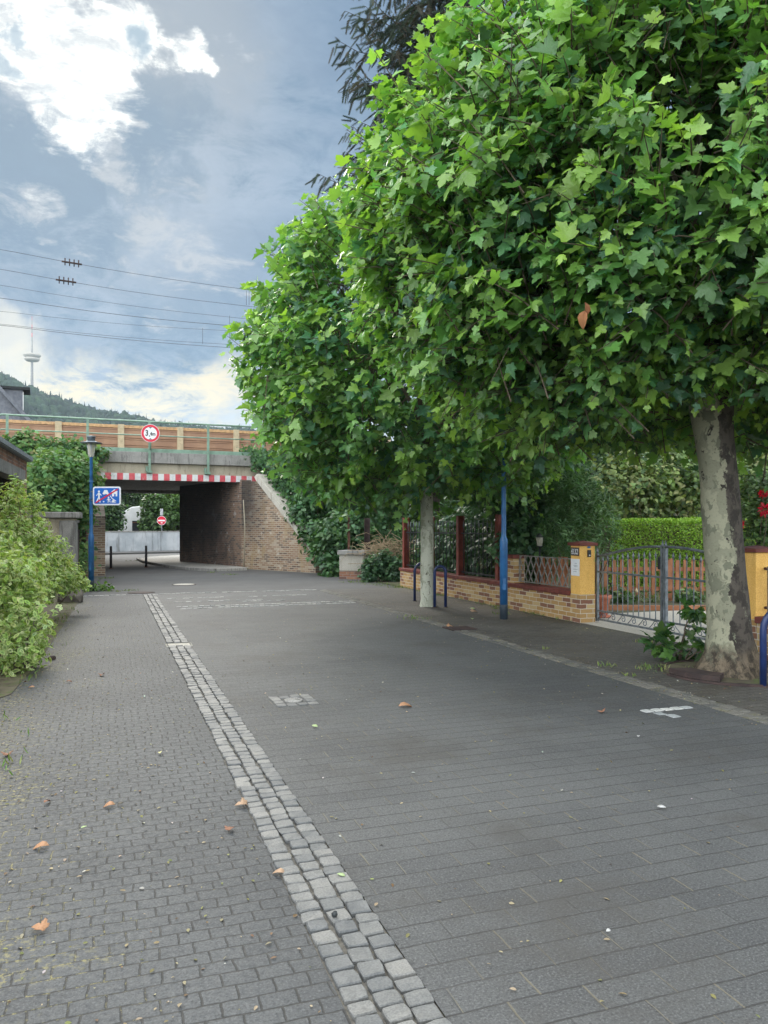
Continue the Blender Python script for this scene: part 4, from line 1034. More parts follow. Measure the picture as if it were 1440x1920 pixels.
def pillar(label, v, num):
    t = gpiece('gate_pillar', label, 'gate pillar', v, 'ochre gate pillars')
    mb = MB(); mb.b2((0, -.29, -.05), (.29, .004, .475)); mb.obj('brick_base', M['brick_y'], t)
    mb = MB(); mb.b2((.003, -.287, .476), (.287, .0, 1.30)); mb.obj('plaster_shaft', M['ochre'], t, bevel=.006)
    mb = MB(); mb.prism([(-.035, -.325), (.325, -.325), (.325, .04), (-.035, .04)], 1.301, 1.35); mb.add([(-.035, -.325, 1.35), (.325, -.325, 1.35), (.325, .04, 1.35), (-.035, .04, 1.35), (.145, -.14, 1.385)], [(0, 1, 4), (1, 2, 4), (2, 3, 4), (3, 0, 4)]); mb.obj('cap', M['oxide'], t, bevel=.004)
    if num:
        mb = MB(); mb.b2((.03, .002, 1.13), (.26, .014, 1.27)); p_ = mb.obj('number_plaque', M['dark_rust'], t)
        for i, ch in enumerate('28A'):
            mb = MB(); cx = .215 - i * .07; mb.b2((cx - .027, .015, 1.155), (cx + .027, .019, 1.245)); mb.obj('number_tile', M['sign_white'], p_)
            add_text('number', ch, .10, M['sign_black'], p_, (cx, .0205, 1.20), (math.pi / 2, 0, math.pi), .8)
        mb = MB(); mb.b2((.02, .002, .79), (.27, .007, 1.075)); n_ = mb.obj('notice', M['sign_white'], t)
        mb = MB()
        for zz, a, b in ((1.0, .09, .16), (.965, .07, .20), (.945, .07, .18), (.90, .07, .21), (.86, .10, .2)): mb.b2((a, .0072, zz - .004), (b, .0082, zz + .004))
        mb.obj('print_lines', M['sign_back'], n_)
        mb = MB(); mb.b2((-.022, -.20, 1.11), (.002, -.135, 1.23)); mb.obj('bell_box', M['iron'], t, bevel=.006)
        mb = MB(); mb.b2((-.026, -.18, 1.13), (-.0225, -.155, 1.15)); mb.obj('bell_button', M['sign_white'], t)
        mb = MB(); mb.prism([(.035 * math.cos(a), .02 * math.sin(a)) for a in [i * .4 for i in range(16)]], 0, .006, Matrix.Translation((0, -.165, 1.275)) @ Matrix.Rotation(-math.pi / 2, 4, 'Y') @ Matrix.Rotation(math.pi / 2, 4, 'Z')); mb.obj('blue_sticker', M['blue'], t)
    else:
        for zz in (.62, 1.1):
            mb = MB(); mb.tube([(-.03, -.14, zz), (.0, -.14, zz)], .018, 8); mb.obj('hinge_pin', M['rust'], t)
    return t
pillar('ochre gate pillar with 28A plaque, white notice and black bell box', 11.15, True)
pillar('ochre gate pillar half hidden behind the mottled plane trunk', 7.40, False)
gw2 = gpiece('garden_wall', 'low yellow clinker garden wall right of the plane trunk, under a scrollwork fence', 'wall', 1.5)
mb = MB(); mb.b2((0, -.24, -.05), (5.89, 0, .44)); mb.obj('brick_base', M['brick_y'], gw2)
mb = MB(); mb.b2((0, -.27, .441), (5.90, .03, .52)); mb.obj('cap', M['oxide'], gw2, bevel=.008)
fr = gpiece('iron_fence', 'grey iron fence on the clinker wall at the right edge', 'fence', 1.5)
mb = MB()
for z in (.56, 1.10): mb.b2((.2, -.14, z - .012), (5.84, -.115, z + .012))
for i in range(5):
    xx = .3 + i * 1.38; mb.b2((xx - .018, -.145, .52), (xx + .018, -.11, 1.13))
mb.obj('frame', M['galv'], fr)
mb = MB()
for i in range(10):
    for s_ in (1, -1): mb.tube([(.35 + i * .55, -.127, .57 if s_ > 0 else 1.09), (.35 + i * .55 + .55, -.127, 1.09 if s_ > 0 else .57)], .008, 5)
mb.obj('diagonal_bars', M['galv'], fr)
# spear fence with oxide red posts
sf = gpiece('spear_fence', 'dark iron spear top fence between oxide red steel posts on the garden wall', 'fence', 14.2)
vp = [.05, 1.95, 3.70, 5.42]
for q in vp:
    mb = MB()
    for dy in (-.07, .07): mb.b2((q - .06, dy - .13 - .008, .52), (q + .06, dy - .13 + .008, 1.88))
    mb.b2((q - .006, -.192, .521), (q + .006, -.068, 1.875)); mb.obj('steel_post', M['oxpost'], sf)
for i in range(3):
    a, b = vp[i] + .07, vp[i + 1] - .07
    mb = MB(); yy = -.13
    for z in (.60, 1.48): mb.b2((a, yy - .018, z - .014), (b, yy + .018, z + .014))
    k_ = int((b - a) / .185)
    for j in range(k_):
        xx = a + (j + .5) * (b - a) / k_
        mb.tube([(xx, yy, .56), (xx, yy, 1.62)], .011, 6)
        mb.tube([(xx, yy, 1.60), (xx, yy, 1.65), (xx, yy, 1.675), (xx, yy, 1.78)], [.010, .019, .017, .002], 6, 1)
    mb.obj('spear_panel', [M['iron'], M['galv']], sf)
# lattice fence
lf = gpiece('lattice_fence', 'grey diagonal metal lattice fence on the wall left of the ochre pillar', 'fence', 11.46)
mb = MB(); Lf = 1.98
for z in (.56, 1.06): mb.b2((.0, -.15, z - .008), (Lf, -.12, z + .008))
for x_ in (.012, Lf - .012): mb.b2((x_ - .01, -.15, .552), (x_ + .01, -.12, 1.068))
mb.obj('frame', M['lattice'], lf)
for s_, nm in ((1, -.143), (-1, -.128)):
    mb = MB()
    for i in range(11):
        x0 = -.1 + i * .2; x1 = x0 + .30
        a, b = (x0, x1) if s_ > 0 else (x1, x0)
        za, zb = .57, 1.05
        mb.box(((a + b) / 2, nm, .81), (.026, .006, math.hypot(b - a, .48)), 0, 0, Matrix.Rotation(math.atan2(b - a, .48), 3, 'Y'))
    mb.obj('lattice_bars', M['lattice'], lf)
# picket fences
def pickets(label, loc, rz, L, gap=.17, h=.9, w_=.085, z0=.1):
    t = thing('picket_fence', label, 'fence', loc, rz, 'brown picket fences in the garden')
    mb = MB()
    k_ = int(L / gap)
    for i in range(k_):
        x_ = (i + .5) * gap; hh = h + random.gauss(0, .012)
        mb.prism([(x_ - w_ / 2, z0), (x_ + w_ / 2, z0), (x_ + w_ / 2, hh - .02), (x_ + w_ / 4, hh), (x_ - w_ / 4, hh), (x_ - w_ / 2, hh - .02)], -.012 + random.gauss(0, .002), .010, RX)
    mb.obj('pickets', M['picket'], t, bevel=.004)
    mb = MB()
    for z in (z0 + .2, h - .2): mb.b2((0, .013, z - .04), (L, .045, z + .04))
    mb.obj('rails', M['picket'], t)
    for x_ in (.0, L * .5, L):
        mb = MB(); mb.b2((x_ - .045, .047, -.02), (x_ + .045, .137, h + .02)); mb.obj('fence_post', M['picket'], t)
pa = P(1114, 1126, 16.6); pickets('brown picket fence behind the wrought iron gate in front of the hedge', (pa.x, 16.6, 0), R(-3), 3.3, .167, .92)
q0 = RF(UW + .75, 13.9); pickets('short brown picket fence seen through the metal lattice', (q0[0], q0[1], 0), TH - math.pi / 2, 1.7, .21, 1.02, .12)
# bed edging board
pe = P(1140, 1140, 15.3)
t = thing('bed_edging', 'low red brown edging board along the flower bed behind the gate', 'edging', (pe.x - .2, 15.0, 0), R(-2)); mb = MB()
mb.b2((0, 0, -.03), (3.6, .05, .10)); mb.obj('board', M['picket'], t, bevel=.006)
mb = MB(); mb.b2((0, .06, -.03), (3.6, 1.5, .05)); mb.obj('bed_soil', M['soil'], t)
# wrought iron gate, two leaves
UGt = 7.80
def gate_leaf(label, v_h, v_c, hand):
    x, y = RF(UGt, v_h); Lg = abs(v_c - v_h); rz = TH + (math.pi / 2 if v_c > v_h else -math.pi / 2)
    t = thing('gate_leaf', label, 'gate', (x, y, 0), rz, 'double wrought iron gate')
    mb = MB(); mb.b2((-.022, -.022, .02), (.022, .022, 1.17)); mb.tube([(0, 0, 1.17), (0, 0, 1.19), (0, 0, 1.27)], [.012, .024, .002], 6)
    mb.obj('hinge_post', M['galv'], t)
    mb = MB(); mb.b2((Lg - .05, -.025, .0), (Lg - .006, .025, 1.30)); mb.tube([(Lg - .028, 0, 1.30), (Lg - .028, 0, 1.33), (Lg - .028, 0, 1.42)], [.012, .024, .003], 6)
    mb.obj('meeting_stile', M['galv'], t)
    arch = lambda f: 1.12 + .20 * math.sin(f * math.pi / 2) ** 1.1
    mb = MB()
    for z in (.055, .20, .86): mb.b2((.023, -.013, z - .015), (Lg - .052, .013, z + .015))
    mb.tube([(.02 + (Lg - .07) * i / 14, 0, arch(i / 14)) for i in range(15)], .021, 6); mb.obj('rails', M['galv'], t)
    k_ = 11; mb = MB()
    for j in range(k_):
        xx = .02 + (Lg - .07) * (j + 1) / (k_ + 1); tt = 1.03 + .13 * math.sin((j + 1) / (k_ + 1) * math.pi / 2)
        mb.tube([(xx, 0, .21), (xx, 0, tt)], .0085, 6, cap=False); mb.tube([(xx, 0, tt - .02), (xx, 0, tt + .015), (xx, 0, tt + .09)], [.009, .02, .002], 6)
    mb.obj('bars', M['galv'], t)
    mb = MB(); ks = 6
    for j in range(ks):
        c0 = .03 + (Lg - .09) * j / ks; wv = (Lg - .09) / ks; pts = []
        pts.append((c0, 0, .075))
        for i in range(24):
            th_ = math.pi * .9 - i / 23 * 3.4 * math.pi * .8; r_ = .062 * (1 - i / 30)
            pts.append((c0 + wv * .55 + r_ * math.cos(th_), 0, .128 + r_ * math.sin(th_)))
        mb.tube(pts, .007, 5)
    mb.obj('scrolls', M['galv'], t)
    if hand:
        mb = MB(); mb.b2((Lg - .10, -.03, .98), (Lg - .045, .03, 1.16)); mb.tube([(Lg - .07, .03, 1.03), (Lg - .07, .07, 1.03), (Lg - .17, .07, 1.03)], .009, 6); mb.obj('lock', M['iron'], t)
    else:
        mb = MB(); mb.tube([(Lg - .03, .035, .0), (Lg - .03, .035, .5)], .012, 6); mb.obj('drop_bolt', M['galv'], t)
    return t
gate_leaf('left leaf of the grey wrought iron gate, hung on the 28A pillar', 11.17, 9.50, True)
gate_leaf('right leaf of the grey wrought iron gate, partly behind the plane trunk', 7.72, 9.485, False)
# terracotta pot
x, y = G(1131, 1159); y += .1
tp = thing('flower_pot', 'terracotta flower pot with a small plant behind the gate post', 'flower pot', (x, y, .01))
mb = MB(); mb.lathe([(.10, .03), (.15, .33), (.17, .335), (.175, .395), (.155, .40), (.15, .36), (.02, .35)], 24); mb.obj('pot', M['terra'], tp)
mb = MB(); mb.lathe([(.16, 0), (.17, .03), (.14, .03)], 24); mb.obj('saucer', M['terra'], tp)
n_ = 60; d = rand_dirs(n_); d[:, 2] = abs(d[:, 2]) + .5; d = nrmz(d)
leaves('plant', np.array([[x, y, .37]]) + d * RNG.uniform(.03, .16, (n_, 1)), d, rand_dirs(n_) + np.array([0, 0, 1.0]), np.full(n_, .12), pick_cols(n_, [(.10, .19, .05), (.06, .13, .04)]), T_LA, M['leaf'], tp, None, (x, y, .01))
# garden lamp
p = P(1012, 1015, 15.0); gl = thing('garden_lantern', 'small black garden lantern among the shrubs behind the lattice fence', 'lantern', (p.x, p.y, 0))
mb = MB(); mb.tube([(0, 0, -.02), (0, 0, 1.24)], .02, 8); mb.lathe([(.09, 1.42), (.02, 1.50)], 12); mb.lathe([(.06, 1.23), (.07, 1.25)], 12); mb.obj('post', M['iron'], gl)
mb = MB(); mb.lathe([(.05, 1.252), (.075, 1.418)], 12); mb.obj('glass', M['glass'], gl)
# concrete stub with steel posts by the bank
x, y = RF(5.95, 22.0)
x, y = P(636, 1085, 24.2).x, 24.2
cs = thing('concrete_pier', 'stained concrete pier stub with brick foot beside the ivy bank', 'pier', (x, y, 0), R(-16))
mb = MB(); mb.b2((0, 0, .26), (.80, .7, .76)); mb.obj('shaft', M['conc_l'], cs, bevel=.015)
mb = MB(); mb.b2((.0, .01, -.05), (.79, .69, .259)); mb.obj('brick_foot', M['brick_red'], cs)
mb = MB(); mb.b2((-.05, -.05, .762), (.85, .75, .90)); mb.obj('cap', M['conc'], cs, bevel=.015)
p1_ = thing('steel_post', 'thick rusty steel beam post standing behind the concrete pier stub', 'post', (P(688, 1050, 24.3).x, 24.6, 0))
mb = MB()
for dx in (-.08, .08): mb.b2((dx - .01, -.09, -.05), (dx + .01, .09, 1.92))
mb.b2((-.07, -.008, -.05), (.07, .008, 1.915)); mb.obj('beam', M['dark_rust'], p1_)
p1_ = thing('steel_post', 'thin rusty steel post rising behind the concrete pier stub', 'post', (P(653, 1050, 24.9).x, 25.3, 0))
mb = MB(); mb.b2((-.04, -.006, -.05), (.04, .006, 1.95)); mb.b2((-.006, .006, -.05), (.006, .07, 1.95)); mb.obj('angle_bar', M['rust'], p1_)

# hoops
def hoop(label, px, py, wdt, ang_, hgt=.83, r_=.030):
    x, y = G(px, py); t = thing('tree_guard_hoop', label, 'hoop', (x, y, 0), R(ang_), 'navy tree guard hoops')
    pts = [(0, 0, -.05), (0, 0, hgt - wdt / 2)] + [(wdt / 2 - wdt / 2 * math.cos(a), 0, hgt - wdt / 2 + wdt / 2 * math.sin(a)) for a in [math.pi * i / 12 for i in range(1, 12)]] + [(wdt, 0, hgt - wdt / 2), (wdt, 0, -.05)]
    mb = MB(); mb.tube(pts, r_, 12); mb.obj('tube', M['navy'], t)
    mb = MB()
    for x_ in (0, wdt):
        mb = MB(); mb.lathe([(.05, -.01), (.05, .008), (.034, .012)], 14, (x_, 0, 0)); mb.obj('foot_ring', M['dark_rust'], t)
hoop('navy tube hoop standing right of the slim pale plane trunk', 815, 1139, .22, 3)
hoop('navy tube hoop half hidden left of the slim pale plane trunk', 777.5, 1127, .36, 8)
hoop('thick navy tube hoop at the right frame edge beside the big plane trunk', 1431, 1288, .5, -8, .82, .034)

# ================================================================== TREES
PLANE = [(.120, .275, .075), (.088, .215, .092), (.165, .335, .078), (.066, .175, .10)]
YOUNG = np.array((.34, .53, .09))
def plane_tree(label, base, trunk, crown, rx_, ry_, rz_, expo, zmin, n_shoots, lsz, bark, seed, view_cull=None, young=1.0):
    t = thing('plane_tree', label, 'tree', (base[0], base[1], 0), 0, 'clipped plane trees along the pavement')
    rnd = random.Random(seed); B = Vector((base[0], base[1], 0))
    # trunk: rings with root flare and bulges
    mb = MB(); nseg = 28; rings = []
    zs_ = [p_[0] for p_ in trunk]
    zz = np.linspace(-.06, zs_[-1], 46)
    vs = []
    for z in zz:
        cx = np.interp(z, zs_, [p_[1] for p_ in trunk]); cy = np.interp(z, zs_, [p_[2] for p_ in trunk]); r_ = np.interp(z, zs_, [p_[3] for p_ in trunk])
        for k in range(nseg):
            a = 2 * math.pi * k / nseg
            fl = max(0, 1 - z / .45)
            rr_ = r_ * (1 + .16 * fl * fl * (math.cos(5 * a + seed) + .5 * math.cos(3 * a + 1)) + .07 * mnoise.noise((math.cos(a) * 1.4, math.sin(a) * 1.4, z * 1.3 + seed)) + .035 * mnoise.noise((math.cos(a) * 4, math.sin(a) * 4, z * 4)) * (1 + 3 * fl))
            vs.append((cx + rr_ * math.cos(a), cy + rr_ * math.sin(a), z))
    fs = [(i * nseg + k, i * nseg + (k + 1) % nseg, (i + 1) * nseg + (k + 1) % nseg, (i + 1) * nseg + k) for i in range(len(zz) - 1) for k in range(nseg)]
    fs.append(tuple((len(zz) - 1) * nseg + k for k in range(nseg)))
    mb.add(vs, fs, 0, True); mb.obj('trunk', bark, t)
    top = Vector((trunk[-1][1], trunk[-1][2], zs_[-1])); rt = trunk[-1][3]
    cc = Vector(crown) - B
    # limbs
    lb = MB(); tips = []
    nl = 9
    for i in range(nl):
        a = 2 * math.pi * i / nl + rnd.uniform(-.25, .25); el_ = rnd.uniform(.25, 1.1) if i % 3 else 1.3
        d = Vector((math.cos(a) * math.cos(el_), math.sin(a) * math.cos(el_), math.sin(el_)))
        e = cc + Vector((d.x * rx_, d.y * ry_, (d.z - .35) * rz_)) * .62
        s0 = top - Vector((0, 0, rnd.uniform(0, .35))); mid = s0.lerp(e, .45) + Vector((rnd.uniform(-.2, .2), rnd.uniform(-.2, .2), .35))
        q1 = s0.lerp(mid, .5) + Vector((rnd.uniform(-.1, .1), rnd.uniform(-.1, .1), .1))
        lb.tube([s0, q1, mid, mid.lerp(e, .55) + Vector((0, 0, .1)), e], [rt * .55, rt * .42, rt * .32, rt * .22, rt * .13], 9)
        for f in (.5, .75, 1.0): tips.append((mid.lerp(e, f), rt * (.25 - .12 * f)))
    # shoots over the crown
    N = n_shoots; pos = []; grow = []; tone = []; outs = []
    cand = 0
    while len(pos) < N and cand < N * 8:
        cand += 1
        d = Vector(rand_dirs(1)[0]); f = 1.0 / ((abs(d.x) ** expo + abs(d.y) ** expo + abs(d.z) ** expo) ** (1 / expo))
        lump = mnoise.noise(d * 2.1 + Vector((seed, 0, 0))) * .08 + mnoise.noise(d * 5.0 + Vector((0, seed, 0))) * .07
        rad = (.58 + .43 * rnd.random() ** .5) + lump
        q = Vector((d.x * rx_, d.y * ry_, d.z * rz_)) * f * rad + cc
        zm = zmin(q.x + B.x, q.y + B.y) + .30 * mnoise.noise((q.x * .9, q.y * .9, seed))
        if q.z < zm:
            if rnd.random() < .55: continue
            q.z = zm + rnd.random() * .5
        if view_cull and view_cull(q + B): continue
        # gaps
        if mnoise.noise(q * .95 + Vector((seed * 2, 0, 0))) < -.34: continue
        o = Vector((d.x, d.y, d.z * .8))
        g = (o * .9 + Vector((0, 0, .55)) + Vector((rnd.gauss(0, .35), rnd.gauss(0, .35), rnd.gauss(0, .35)))).normalized()
        pos.append(q); grow.append(g); outs.append(o); tone.append(rad)
    P_ = np.array([q[:] for q in pos]); Gv = np.array([g[:] for g in grow]); Ov = np.array([o[:] for o in outs])
    NL = 11; n_ = len(P_)
    Ls = RNG.uniform(.45, .95, n_)
    k = (np.arange(NL) + .3) / NL; K = np.tile(k, n_)[:, None]
    Lr = np.repeat(Ls, NL)[:, None]; q = np.repeat(P_, NL, 0); g = np.repeat(Gv, NL, 0); o = np.repeat(Ov, NL, 0)
    ph = np.repeat(RNG.uniform(0, 6.28, n_), NL) + np.tile(np.arange(NL) * 2.6, n_)
    e1 = nrmz(np.cross(g, np.array([0, 0, 1.0]) + 1e-3)); e2 = np.cross(g, e1)
    side = e1 * np.cos(ph)[:, None] + e2 * np.sin(ph)[:, None]
    stem_p = q + g * (K - .5) * Lr; stem_p[:, 2] -= (K[:, 0] ** 2) * .10
    pet = nrmz(side * .9 + g * .4 + np.array([0, 0, .25]))
    lp = stem_p + pet * RNG.uniform(.04, .10, (len(q), 1))
    ax = nrmz(pet * .65 + o * .25 + np.array([0, 0, -.42]) + RNG.normal(0, .30, q.shape))
    upv = nrmz(np.array([0, 0, .85]) + o * .75 + RNG.normal(0, .38, q.shape))
    sz = lsz * np.clip(RNG.lognormal(-.08, .27, len(q)), .4, 1.6) * (1 - .38 * (K[:, 0] > .86))
    c = np.repeat(pick_cols(n_, PLANE, None, .14), NL, 0) * (1 + RNG.normal(0, .15, (len(q), 1)))
    yb = np.repeat(np.clip(RNG.normal(.36, .33, n_), 0, .95), NL) * np.clip((K[:, 0] - .25) * 1.5, 0, 1) * young
    c = c * (1 - yb[:, None]) + YOUNG * yb[:, None]
    leaves('crown', lp + np.array(B), ax, upv, sz, c, T_PALM, M['leaf_plane'], t, None, B)
    # twigs and boughs
    order = list(range(n_)); rnd.shuffle(order)
    for i in order:
        p0 = Vector(P_[i]) - Vector(Gv[i]) * Ls[i] * .55; p1 = Vector(P_[i]) + Vector(Gv[i]) * Ls[i] * .48
        lb.tube([p0, Vector(P_[i]), p1 - Vector((0, 0, .08))], [.0085, .0065, .003], 4, cap=False)
    for i in order[:150]:
        p0 = Vector(P_[i]) - Vector(Gv[i]) * Ls[i] * .55
        tp_, r_ = min(tips, key=lambda T: (T[0] - p0).length)
        mid = tp_.lerp(p0, .5) + Vector((rnd.uniform(-.15, .15), rnd.uniform(-.15, .15), rnd.uniform(0, .2)))
        lb.tube([tp_, mid, p0], [max(.012, r_ * .6), .013, .008], 5, cap=False)
    lb.obj('limbs', M['twig'], t)
    return t
bx, by = G(1368, 1262)
near_trunk = [(-.06, .03, 0, .46), (0, .03, 0, .43), (.10, .02, 0, .35), (.22, .01, 0, .275), (.45, 0, 0, .232), (.9, -.03, 0, .217), (1.4, -.07, 0, .206), (2.1, -.12, 0, .198), (2.6, -.16, .02, .205), (3.0, -.19, .04, .235), (3.25, -.21, .06, .20)]
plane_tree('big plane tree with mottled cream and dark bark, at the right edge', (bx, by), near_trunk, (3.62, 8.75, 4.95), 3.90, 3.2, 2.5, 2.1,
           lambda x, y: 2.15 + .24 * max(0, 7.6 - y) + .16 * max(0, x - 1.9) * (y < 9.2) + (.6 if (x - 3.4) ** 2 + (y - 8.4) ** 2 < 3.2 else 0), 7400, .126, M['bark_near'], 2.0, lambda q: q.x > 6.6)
bx, by = G(802, 1137)
far_trunk = [(-.06, 0, 0, .19), (0, 0, 0, .175), (.15, 0, 0, .150), (.5, -.01, 0, .140), (1.2, -.01, 0, .134), (2.0, -.02, 0, .128), (2.9, -.02, 0, .13), (3.2, -.02, 0, .12)]
plane_tree('slim pale plane tree further along, a navy hoop on either side', (bx, by), far_trunk, (.82, 15.6, 4.95), 3.45, 3.5, 2.95, 2.6,
           lambda x, y: 2.0 + (.4 if (x - .8) ** 2 + (y - 15.6) ** 2 < 1.5 else 0), 3000, .158, M['bark_far'], 5.0)
T_CURL2 = [mirror_leaf(OV, .45, 1.0, .5, .3), mirror_leaf(BR, .4, 1.2, -.4, .2)]
# low sprig hanging into the right part, suckers at the big trunk
bx, by = G(1368, 1262)
def sprouts(label, cat, base, centres, n, sz, part='leaves'):
    t = thing('plane_sprouts', label, cat, base, 0)
    c = np.array(centres)[RNG.integers(0, len(centres), n)]; d = rand_dirs(n)
    pos = c[:, :3] + d * c[:, 3:4] * RNG.uniform(.2, 1, (n, 1)) * np.array([1, .8, .8]); pos[:, 2] = np.maximum(pos[:, 2], .05)
    leaves(part, pos, nrmz(d + np.array([0, 0, -.3])), nrmz(np.array([0, 0, 1.0]) + RNG.normal(0, .4, (n, 3))), sz * RNG.uniform(.6, 1.1, n), pick_cols(n, [(.06, .14, .04), (.045, .11, .04), (.09, .17, .04)]), T_PALM, M['leaf_plane'], t, None, base)
    mb = MB()
    for q in centres:
        e = Vector(q[:3]) - Vector(base); mb.tube([(e.x * .35, e.y * .35, .02), e * .6 + Vector((0, 0, .05)), e], [.012, .009, .004], 5)
    mb.obj('shoots', M['twig'], t)
g1 = G(1262, 1240)
sprouts('leafy green sprouts growing at the left foot of the big plane trunk', 'sprouts', (g1[0], g1[1], 0),
        [(g1[0], g1[1] + .1, .22, .24), (g1[0] + .22, g1[1] + .05, .40, .22), (g1[0] - .15, g1[1] + .05, .2, .2), (g1[0] + .38, g1[1] - .05, .22, .2), (g1[0] + .25, g1[1], .62, .14), (g1[0] + .05, g1[1] - .05, .1, .2), (g1[0] + .42, g1[1] - .12, .12, .16)], 130, .15)
# tree pit ring
t = thing('tree_grate', 'dark cast tree pit ring round the foot of the big plane tree', 'tree grate', (bx, by - .02, .004))
mb = MB()
def arc(r0, r1, a0, a1, z0, z1, m_=24):
    o = [(r1 * math.cos(a0 + (a1 - a0) * i / m_), r1 * math.sin(a0 + (a1 - a0) * i / m_)) for i in range(m_ + 1)]
    i_ = [(r0 * math.cos(a1 - (a1 - a0) * i / m_), r0 * math.sin(a1 - (a1 - a0) * i / m_)) for i in range(m_ + 1)]
    return o + i_
mb.prism(arc(.70, .76, R(-170), R(170), 0, 0), 0, .022); mb.obj('ring', M['dark_rust'], t)
mb = MB(); mb.prism(arc(.46, .72, R(-172), R(-122), 0, 0), .024, .075); mb.obj('lifted_segment', M['dark_rust'], t)
mb = MB(); mb.prism(arc(.02, .70, R(-179), R(179), 0, 0, 40), 0, .010); mb.obj('pit_soil', M['soil'], t)
for i in range(1):
    t = thing('withered_leaf', 'single brown withered leaf hanging below the plane branches', 'leaf', tuple(P(1097, 572, 5.6)))
    leaves('blade', np.array([P(1097, 566, 5.6)[:], P(1096, 582, 5.6)[:]]), np.array([[.1, .2, -1], [-.15, 0, -1.]]), np.array([[.7, -1, 0], [-.5, -1, .1]]), np.array([.12, .13]), np.array([[.26, .11, .05], [.33, .15, .065]]), T_CURL2, M['dead'], t, None, P(1097, 572, 5.6))

# ------------------------------------------------------------------ spruce behind
def spruce(label, base, h, rb):
    t = thing('spruce_tree', label, 'tree', base)
    mb = MB(); mb.tube([(0, 0, -.1), (.05, 0, h * .5), (0, 0, h)], [.28, .17, .02], 12); mb.obj('trunk', M['bark_dark'], t)
    br = MB(); pos = []; ax = []; sz = []
    z = 7.2; rnd = random.Random(4); br.tube([(0, 0, 6.8), (.05, 0, 12), (0, 0, h - .2)], [.2, .15, .02], 8)
    while z < h - .3:
        f = (z - 3) / (h - 3); L = rb * (1 - f) ** .75 * rnd.uniform(.75, 1.1) + .15
        for j in range(6):
            a = rnd.uniform(0, 6.283); Lj = L * rnd.uniform(.6, 1.12)
            d = Vector((math.cos(a), math.sin(a), 0)); pts = []
            for i in range(6):
                s_ = i / 5; pts.append(d * Lj * s_ + Vector((0, 0, z - .45 * Lj * s_ + .38 * Lj * s_ ** 3)))
            br.tube(pts, [.035, .028, .022, .016, .011, .006], 5, cap=False)
            m_ = max(4, int(Lj * 9))
            for q in range(m_):
                s_ = (q + rnd.random()) / m_ * .95 + .08; i = min(4, int(s_ * 5)); p = pts[i].lerp(pts[i + 1], min(1, s_ * 5 - i))
                sd_ = Vector((-d.y, d.x, 0)) * (1 if q % 2 else -1)
                tdir = (sd_ * rnd.uniform(.3, .9) + d * .6 + Vector((0, 0, rnd.uniform(-1.3, -.2)))).normalized(); tl = rnd.uniform(.25, .55) * (1.25 - .4 * s_)
                for w_ in range(2): pos.append((p + tdir * tl * .5 * w_)[:]); ax.append((tdir + Vector((rnd.gauss(0, .2), rnd.gauss(0, .2), rnd.gauss(0, .2) - .2 * w_)))[:]); sz.append(tl)
        z += .42
    br.obj('branches', M['bark_dark'], t)
    # twig: needles on four sides of a short shoot
    vs = []; fs = []
    for i in range(13):
        yk = i / 13
        for s_ in range(4):
            an = s_ * math.pi / 2 + i * .8; l = .17 * (1 - .5 * yk)
            o = len(vs); vs += [(.012 * math.sin(an), yk, .012 * math.cos(an)), (-.012 * math.sin(an), yk + .07, -.012 * math.cos(an)), (l * math.cos(an), yk + .20, l * math.sin(an))]; fs.append((o, o + 1, o + 2))
    o = len(vs); vs += [(-.025, 0, 0), (.025, 0, 0), (0, 1.05, .0)]; fs.append((o, o + 1, o + 2))
    tm = (np.array(vs, dtype=np.float32), np.array(fs, dtype=np.int32), np.zeros(len(vs), dtype=np.float32))
    n_ = len(pos)
    leaves('needles', np.array(pos) + np.array(base), np.array(ax), rand_dirs(n_), np.array(sz) * .95, pick_cols(n_, [(.030, .052, .034), (.042, .066, .040), (.062, .058, .036)]), [tm], M['needle'], t, None, base)
sb = P(802, 990, 23.5); spruce('tall dark spruce with drooping branches rising behind the plane trees', (sb.x + .1, 23.5, .3), 24, 5.4)

